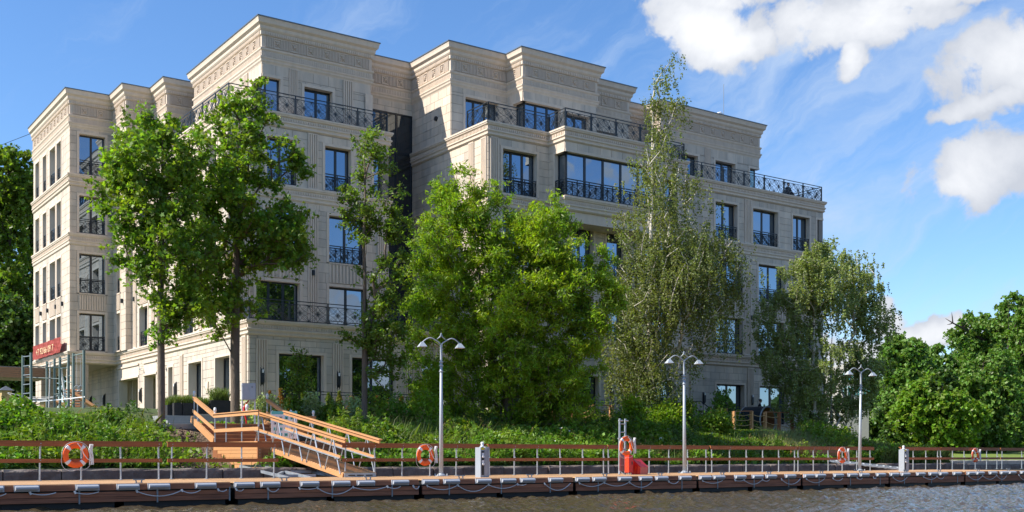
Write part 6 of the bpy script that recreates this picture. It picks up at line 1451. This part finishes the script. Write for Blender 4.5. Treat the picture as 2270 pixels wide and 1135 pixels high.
# grey steps, planters with grasses
YP = 48.4
def pav(x0, x1, y0_, y1_, z0, z1, nm, m, par): b = MB(); b.box(x0, x1, y0_, y1_, z0, z1); return b.obj(nm, m, par)
stp = thing('granite_steps', 'grey granite steps and low retaining wall below the dark planters', 'steps', (0, 0, 0))
xa, xb, xc = onY(362, YP), onY(440, YP), onY(640, YP)
for k in range(4): pav(xa, xb, YP-.9+k*.32, YP+1.5, 2.55+k*.12 if k else 2.2, 2.67+k*.12, 'step', step_m, stp)
pav(xb+.01, xc, YP-.02, YP+1.5, 2.0, 3.05, 'retaining_wall', step_m, stp)
pav(xb-.02, xc+.05, YP-.08, YP+.25, 3.05, 3.11, 'coping', conc, stp)
tag(link('paving', MB().prism([(13.5, 45.2), (xc, 45.2), (xc, YP-.03), (13.5, YP-.03)], 2.2, 2.57).mesh('paving', conc)), 'pale paving between the timber stair and the granite steps', kind='structure')
tag(link('paving', MB().prism([(15.9, YP+1.4), (30, YP+1.4), (30, 52.6), (20.8, 52.6), (20.8, 90), (15.9, 90)], 2.6, 3.32).mesh('paving', conc)), 'pale paving in front of the left facade', kind='structure')
for (a, c, dd, hh, lab) in ((371, 386, .8, .42, 'smallest dark planter, leftmost of the row'), (386, 404, .2, .5, 'second dark planter from the left with yellowish grass'), (406, 437, .1, .5, 'dark planter in the middle of the row'), (439, 466, 0, .42, 'dark planter left of the largest one'), (468, 512, -.1, .66, 'largest dark planter with tall wispy grass, left of the right maple trunk')):
    Yq = YP+.75+dd*.5; x0, x1 = onY(a, Yq), onY(c, Yq); o = thing('planter', lab, 'planter', ((x0+x1)/2, Yq+.25, 3.11), 0, 'dark rattan planters on the retaining wall'); w2 = (x1-x0)/2
    b = MB(); b.box(-w2, w2, -.25, .25, -.2, hh); b.obj('box', planter_m, o)
    b = MB(); b.box(-w2+.04, w2-.04, -.21, .21, hh, hh+.01); b.obj('earth', soil, o)
    k = int(500*w2/.4); q = RNG.uniform(-1, 1, (k, 2))*np.array([w2*.85, .2]); h = RNG.uniform(.2, .62 if w2 > .35 else .4, k); an = RNG.uniform(0, 6.28, k)
    b0 = np.stack([q[:, 0], q[:, 1], np.full(k, hh)], -1); ln = RNG.normal(size=(k, 3))*.3*h[:, None]; ln[:, 2] = 0; sd_ = np.stack([np.cos(an), np.sin(an), 0*an], -1)*.012; tipv = b0+ln+np.array([0, 0, 1])*h[:, None]
    V = np.stack([b0-sd_, b0+sd_, tipv+sd_*.5, tipv-sd_*.5], 1).reshape(-1, 3); link('grass', npmesh('grass', V, np.arange(k*4).reshape(k, 4), grass_leaf), o)
for px in (383, 437.5): 
    v = P(px, 50.3); o = MB().box(-.10, .10, -.1, .1, 0, .4).obj('timber_bollard', wood_new); o.location = (v.x, v.y, 3.05); tag(o, 'short square timber block between the planters, '+('left one' if px < 400 else 'right one'), 'bollard', 'timber blocks between the planters')
# ------------------------------------------------------------------ playground
def rope_fence(lab, posts, dref, top_y, n=4, ntop=()):
    v0 = base_at(posts[0][0], dref); o = thing('rope_fence', lab, 'fence', tuple(v0)); last = None; tops = []
    for (px, dd, py) in posts:
        v = base_at(px, dref+dd); t_ = P(px, dref+dd, py); b = MB(); b.box(-.08, .08, -.08, .08, -.3, t_.z-v.z); q = b.obj('post', wood_red if px in (1140, 1180, 1271, 1727, 1756, 1783) else wood_new, o); q.location = v-v0; q.rotation_euler = (0, 0, .2); tops.append((v, t_))
    for (v, t_), (v2, t2) in zip(tops[:-1], tops[1:]):
        for k in range(n):
            u = (k+.6)/(n+.2); a = v.lerp(t_, u); c = v2.lerp(t2, u); m_ = a.lerp(c, .5); m1_, m3_ = a.lerp(c, .25), a.lerp(c, .75); m_.z -= .09; m1_.z -= .065; m3_.z -= .065
            b = MB(); b.tube([a-v0, m1_-v0, m_-v0, m3_-v0, c-v0], .022, 5, False); b.obj('rope', rope_tan, o)
    for i in ntop: b = MB(); b.bar(tops[i][1]-v0, tops[i+1][1]-v0, .12, .05); b.obj('top_board', wood_red, o)
rope_tan = mat('tan_rope', (.42, .27, .12), rough=.9, var=.2)
rope_fence('long rope fence with red-brown posts under the bright bush tree and birch', [(1140, 0, 898), (1180, .5, 900), (1229, 1, 902), (1271, 2.5, 915), (1314, 2.0, 898), (1355, 2.6, 899)], DT(1140, 44), 0, 4, (3, 4))
rope_fence('rope fence with orange timber posts in front of the barrel tunnel', [(1627, .1, 912), (1666, 1.3, 911), (1696, 2.2, 913), (1727, 3.2, 914), (1756, 4.2, 915), (1783, 5.2, 917)], DT(1627, 45), 0, 4, (0, 2, 3, 4))
def barrel(px, py, d, r, ang, lab):
    c = P(px, d, py); o = thing('barrel_tunnel', lab, 'play tunnel', (c.x, c.y, c.z-r), R(ang), 'round play tunnels'); n = 28
    def arc_ring(r0, r1, y0, y1, nm, m):
        b = MB()
        for k in range(n):
            a = 2*math.pi*k/n
            for (rr_, y) in ((r0, y0), (r1, y0), (r1, y1), (r0, y1)): b.v.append((rr_*math.cos(a), y, r+rr_*math.sin(a)))
        for k in range(n):
            for j in range(4): b.f.append((k*4+j, k*4+(j+1) % 4, ((k+1) % n)*4+(j+1) % 4, ((k+1) % n)*4+j))
        return b.obj(nm, m, o)
    arc_ring(r-.075, r, -.03, .03, 'rim', lp_m); arc_ring(r-.03, r-.01, .03, 1.5, 'outer_shell', iron); arc_ring(r-.075, r, 1.5, 1.56, 'rim', lp_m)
    for k in range(26):
        a0, a1 = 2*math.pi*k/26+.01, 2*math.pi*(k+1)/26-.01; b = MB(); q = r-.035
        b.add([(q*math.cos(a0), .03, r+q*math.sin(a0)), (q*math.cos(a1), .03, r+q*math.sin(a1)), (q*math.cos(a1), 1.5, r+q*math.sin(a1)), (q*math.cos(a0), 1.5, r+q*math.sin(a0)), ((q-.03)*math.cos(a0), .03, r+(q-.03)*math.sin(a0)), ((q-.03)*math.cos(a1), .03, r+(q-.03)*math.sin(a1)), ((q-.03)*math.cos(a1), 1.5, r+(q-.03)*math.sin(a1)), ((q-.03)*math.cos(a0), 1.5, r+(q-.03)*math.sin(a0))], MB.BF); b.obj('stave', wood_new if k % 5 else wood_red, o)
barrel(1702, 932, DT(1702, 47.3), .90, 10, 'round barrel tunnel with pale rim behind the right rope fence'); barrel(1207, 926, DT(1207, 46), .86, -25, 'round barrel tunnel under the bright bush tree, behind the left rope fence')
# dark steps and railing at the right
v = base_at(1550, DT(1550, 49.5)); zt_ = P(0, DT(1550, 49.5), 925).z; o = thing('dark_steps', 'dark stone steps with black handrail going up beside the young staked tree', 'steps', (v.x, v.y, zt_-.6), 0)
for k in range(4): b = MB(); b.box(-.75, .75, -.6+k*.3, .9, -.15+k*.15, .0+k*.15); b.obj('step', step_m, o)
b = MB(); b.tube([(.8, -.6, .9), (.8, .7, 1.65), (.8, 1.8, 1.65)], .025, 6); b.tube([(.8, -.6, -.1), (.8, -.6, .9)], .025, 6); b.obj('handrail', iron, o)
for k in range(7): b = MB(); y = -.45+k*.3; b.tube([(.8, y, .3+.15*k*.5), (.8, y, 1.0+min(.7, k*.165))], .014, 5); b.obj('baluster', iron, o)
o = thing('dark_bin', 'dark green litter bin by the black railing near the steps', 'bin', tuple(base_at(1655, DT(1655, 50.5)))); b = MB(); b.lathe([(.2, .3), (.26, 1.05), (.28, 1.05), (.28, 1.12), (.2, 1.2)], n=14); b.obj('body', gym_m, o)
# ------------------------------------------------------------------ people
def person(lab, joints_, edges, radii, loc, rz, cloth, head_r=.105, extra=None):
    me = bpy.data.meshes.new('person'); me.from_pydata(joints_, edges, []); me.update(); o = bpy.data.objects.new('person', me); C.objects.link(o); o.location = loc; o.rotation_euler = (0, 0, rz); me.materials.append(cloth)
    md = o.modifiers.new('skin', 'SKIN'); me.skin_vertices[0].use_clear = True if hasattr(me.skin_vertices[0], 'use_clear') else None if False else False
    return o
def build_person(lab, J, E_, Rr, loc, rz, cloth, head, face_dir=(0, -1), hat=None, hair=None):
    me = bpy.data.meshes.new('person'); me.from_pydata(J, E_, []); me.update(); o = bpy.data.objects.new('person', me); C.objects.link(o); o.location = loc; o.rotation_euler = (0, 0, rz); me.materials.append(cloth)
    o.modifiers.new('skin', 'SKIN')
    if not me.skin_vertices:
        me.attributes
    sv_ = me.skin_vertices[0].data
    for i, r_ in enumerate(Rr): sv_[i].radius = (r_, r_)
    sv_[0].use_root = True
    m2_ = o.modifiers.new('sub', 'SUBSURF'); m2_.levels = 2; m2_.render_levels = 2
    tag(o, lab, 'person')
    hx, hy, hz = head
    b = MB(); b.lathe([(.02, -.12), (.065, -.10), (.085, -.04), (.092, .02), (.085, .08), (.05, .115), (.01, .125)], hx, hy, hz, 14); h = b.obj('head', skin_m, o, True)
    b = MB(); b.add([(hx-.012, hy-.085, hz+.01), (hx+.012, hy-.085, hz+.01), (hx+.016, hy-.085, hz-.03), (hx-.016, hy-.085, hz-.03), (hx, hy-.118, hz-.028)], [(0, 4, 1), (1, 4, 2), (2, 4, 3), (3, 4, 0)]); b.obj('nose', skin_m, h)
    for sx in (-1, 1):
        b = MB(); b.lathe([(.002, -.008), (.009, 0), (.002, .008)], hx+sx*.034, hy-.084, hz+.02, 6); b.obj('eye', blackpr, h)
        b = MB(); b.lathe([(.004, -.03), (.014, 0), (.004, .03)], hx+sx*.09, hy, hz, 6); b.obj('ear', skin_m, h)
    b = MB(); b.box(hx-.022, hx+.022, hy-.09, hy-.078, hz-.058, hz-.052); b.obj('mouth', banner_m, h)
    b = MB(); b.lathe([(.096, .015), (.104, .05), (.098, .10), (.06, .135), (.01, .145)], hx, hy+.01, hz, 14); b.obj('hair' if not hat else 'cap', hair or cloth_dk, h, True)
    if hat: b = MB(); b.add([(hx-.07, hy-.07, hz+.045), (hx+.07, hy-.07, hz+.045), (hx+.055, hy-.18, hz+.03), (hx-.055, hy-.18, hz+.03), (hx-.07, hy-.07, hz+.055), (hx+.07, hy-.07, hz+.055), (hx+.055, hy-.18, hz+.04), (hx-.055, hy-.18, hz+.04)], MB.BF); b.obj('peak', cloth_dk, h)
    return o
# seated skeleton: pelvis, spine, neck, arms, legs, with fingers
J = [(0, 0, .45), (0, .02, .65), (0, .0, .88), (0, -.01, .98), (0, -.02, 1.04),
     (-.19, 0, .90), (-.24, -.06, .64), (-.16, -.26, .56), (.19, 0, .90), (.24, -.06, .64), (.16, -.26, .56),
     (-.10, -.03, .44), (-.13, -.44, .47), (-.13, -.44, .08), (-.13, -.60, .04), (.10, -.03, .44), (.13, -.44, .47), (.13, -.44, .08), (.13, -.60, .04),
     (-.12, -.34, .53), (.12, -.34, .53)]
EJ = [(0, 1), (1, 2), (2, 3), (3, 4), (2, 5), (5, 6), (6, 7), (7, 19), (2, 8), (8, 9), (9, 10), (10, 20), (0, 11), (11, 12), (12, 13), (13, 14), (0, 15), (15, 16), (16, 17), (17, 18)]
RJ = [.15, .14, .14, .065, .055, .075, .05, .038, .075, .05, .038, .10, .075, .05, .04, .10, .075, .05, .04, .03, .03]
def fingers(o, side):
    for k in range(4):
        b = MB(); x = side*.12+(-.03+.02*k); l = (.07, .08, .075, .06)[k]; b.tube([(x, -.35, .535), (x, -.35-l*.6, .53), (x, -.35-l, .505)], [.009, .008, .006], 6); b.obj('finger', skin_m, o, True)
    b = MB(); b.tube([(side*.12-side*.03, -.33, .54), (side*.12-side*.06, -.37, .53)], [.010, .008], 6); b.obj('thumb', skin_m, o, True)
chair_m = iron
def seat(lab, loc, rz):
    o = thing('terrace_chair', lab, 'chair', loc, rz); b = MB(); b.box(-.24, .24, -.24, .24, .33, .37); b.obj('seat', chair_m, o); b = MB(); b.box(-.24, .24, .20, .24, .37, .80); b.obj('backrest', chair_m, o)
    for x in (-.22, .22):
        for y in (-.22, .22): b = MB(); b.box(x-.015, x+.015, y-.015, y+.015, 0, .33); b.obj('leg', chair_m, o)
pt = Vector((onY(1747, 54.4), 54.4, ZT+CAMZ-.0)); seat('dark chair on the right roof terrace under the seated person', tuple(pt), R(-10))
o = build_person('person in dark clothes sitting on the right roof terrace behind the ornamental railing', J, EJ, RJ, (pt.x, pt.y, pt.z-.0), R(-10), cloth_dk, (0, -.04, 1.16)); fingers(o, -1); fingers(o, 1)
v = P(1684.5, DT(1684.5, 50), 889); gz_ = v.z-1.16
seat('dark chair behind the barrel tunnel, under the person with a cap', (v.x, v.y, gz_), R(30))
o = build_person('person with a dark cap sitting behind the barrel tunnel, only the head showing', J, EJ, RJ, (v.x, v.y, gz_), R(35), cloth_dk, (0, -.04, 1.16), hat=True); fingers(o, -1); fingers(o, 1)
tag(link('seating_terrace', MB().prism([(v.x-.7, v.y-.8), (v.x+.9, v.y-.8), (v.x+.9, v.y+.9), (v.x-.7, v.y+.9)], 2.2, gz_).mesh('seating_terrace', conc)), 'raised paving behind the barrel tunnel', kind='structure')
# far turquoise building, overhead cable
tbld = thing('turquoise_building', 'pale building with turquoise glass bands far behind the silver birches', 'building', tuple(P(1898, 135)), -math.atan2(CN, SN))
w2 = 56/2/FPX*135
b = MB(); b.box(-w2, w2, 0, 14, .5, 11.0); b.obj('wall', conc, tbld)
for k, (y0_, y1_) in enumerate(((846, 866), (880, 900))):
    z1_, z0_ = [P(0, 135, y).z for y in (y0_, y1_)]; b = MB(); b.box(-w2-.05, w2+.05, -.06, 0, z0_, z1_); f = b.obj('glass_band', teal_m, tbld)
    for j in range(8): b = MB(); x = -w2+w2*2*j/8; b.box(x, x+.12, -.1, -.06, z0_, z1_); b.obj('mullion', white_m, f)
a = Vector((17.6, 86, ZR+CAMZ-.4)); c = P(-120, 92, 342); o = thing('overhead_cable', 'thin overhead cable running from the roof corner out to the left', 'cable', tuple(a)); 
b = MB(); b.tube([Vector((0, 0, 0)), (c-a)*.5+Vector((0, 0, -.5)), c-a], .02, 5); b.obj('wire', iron, o)
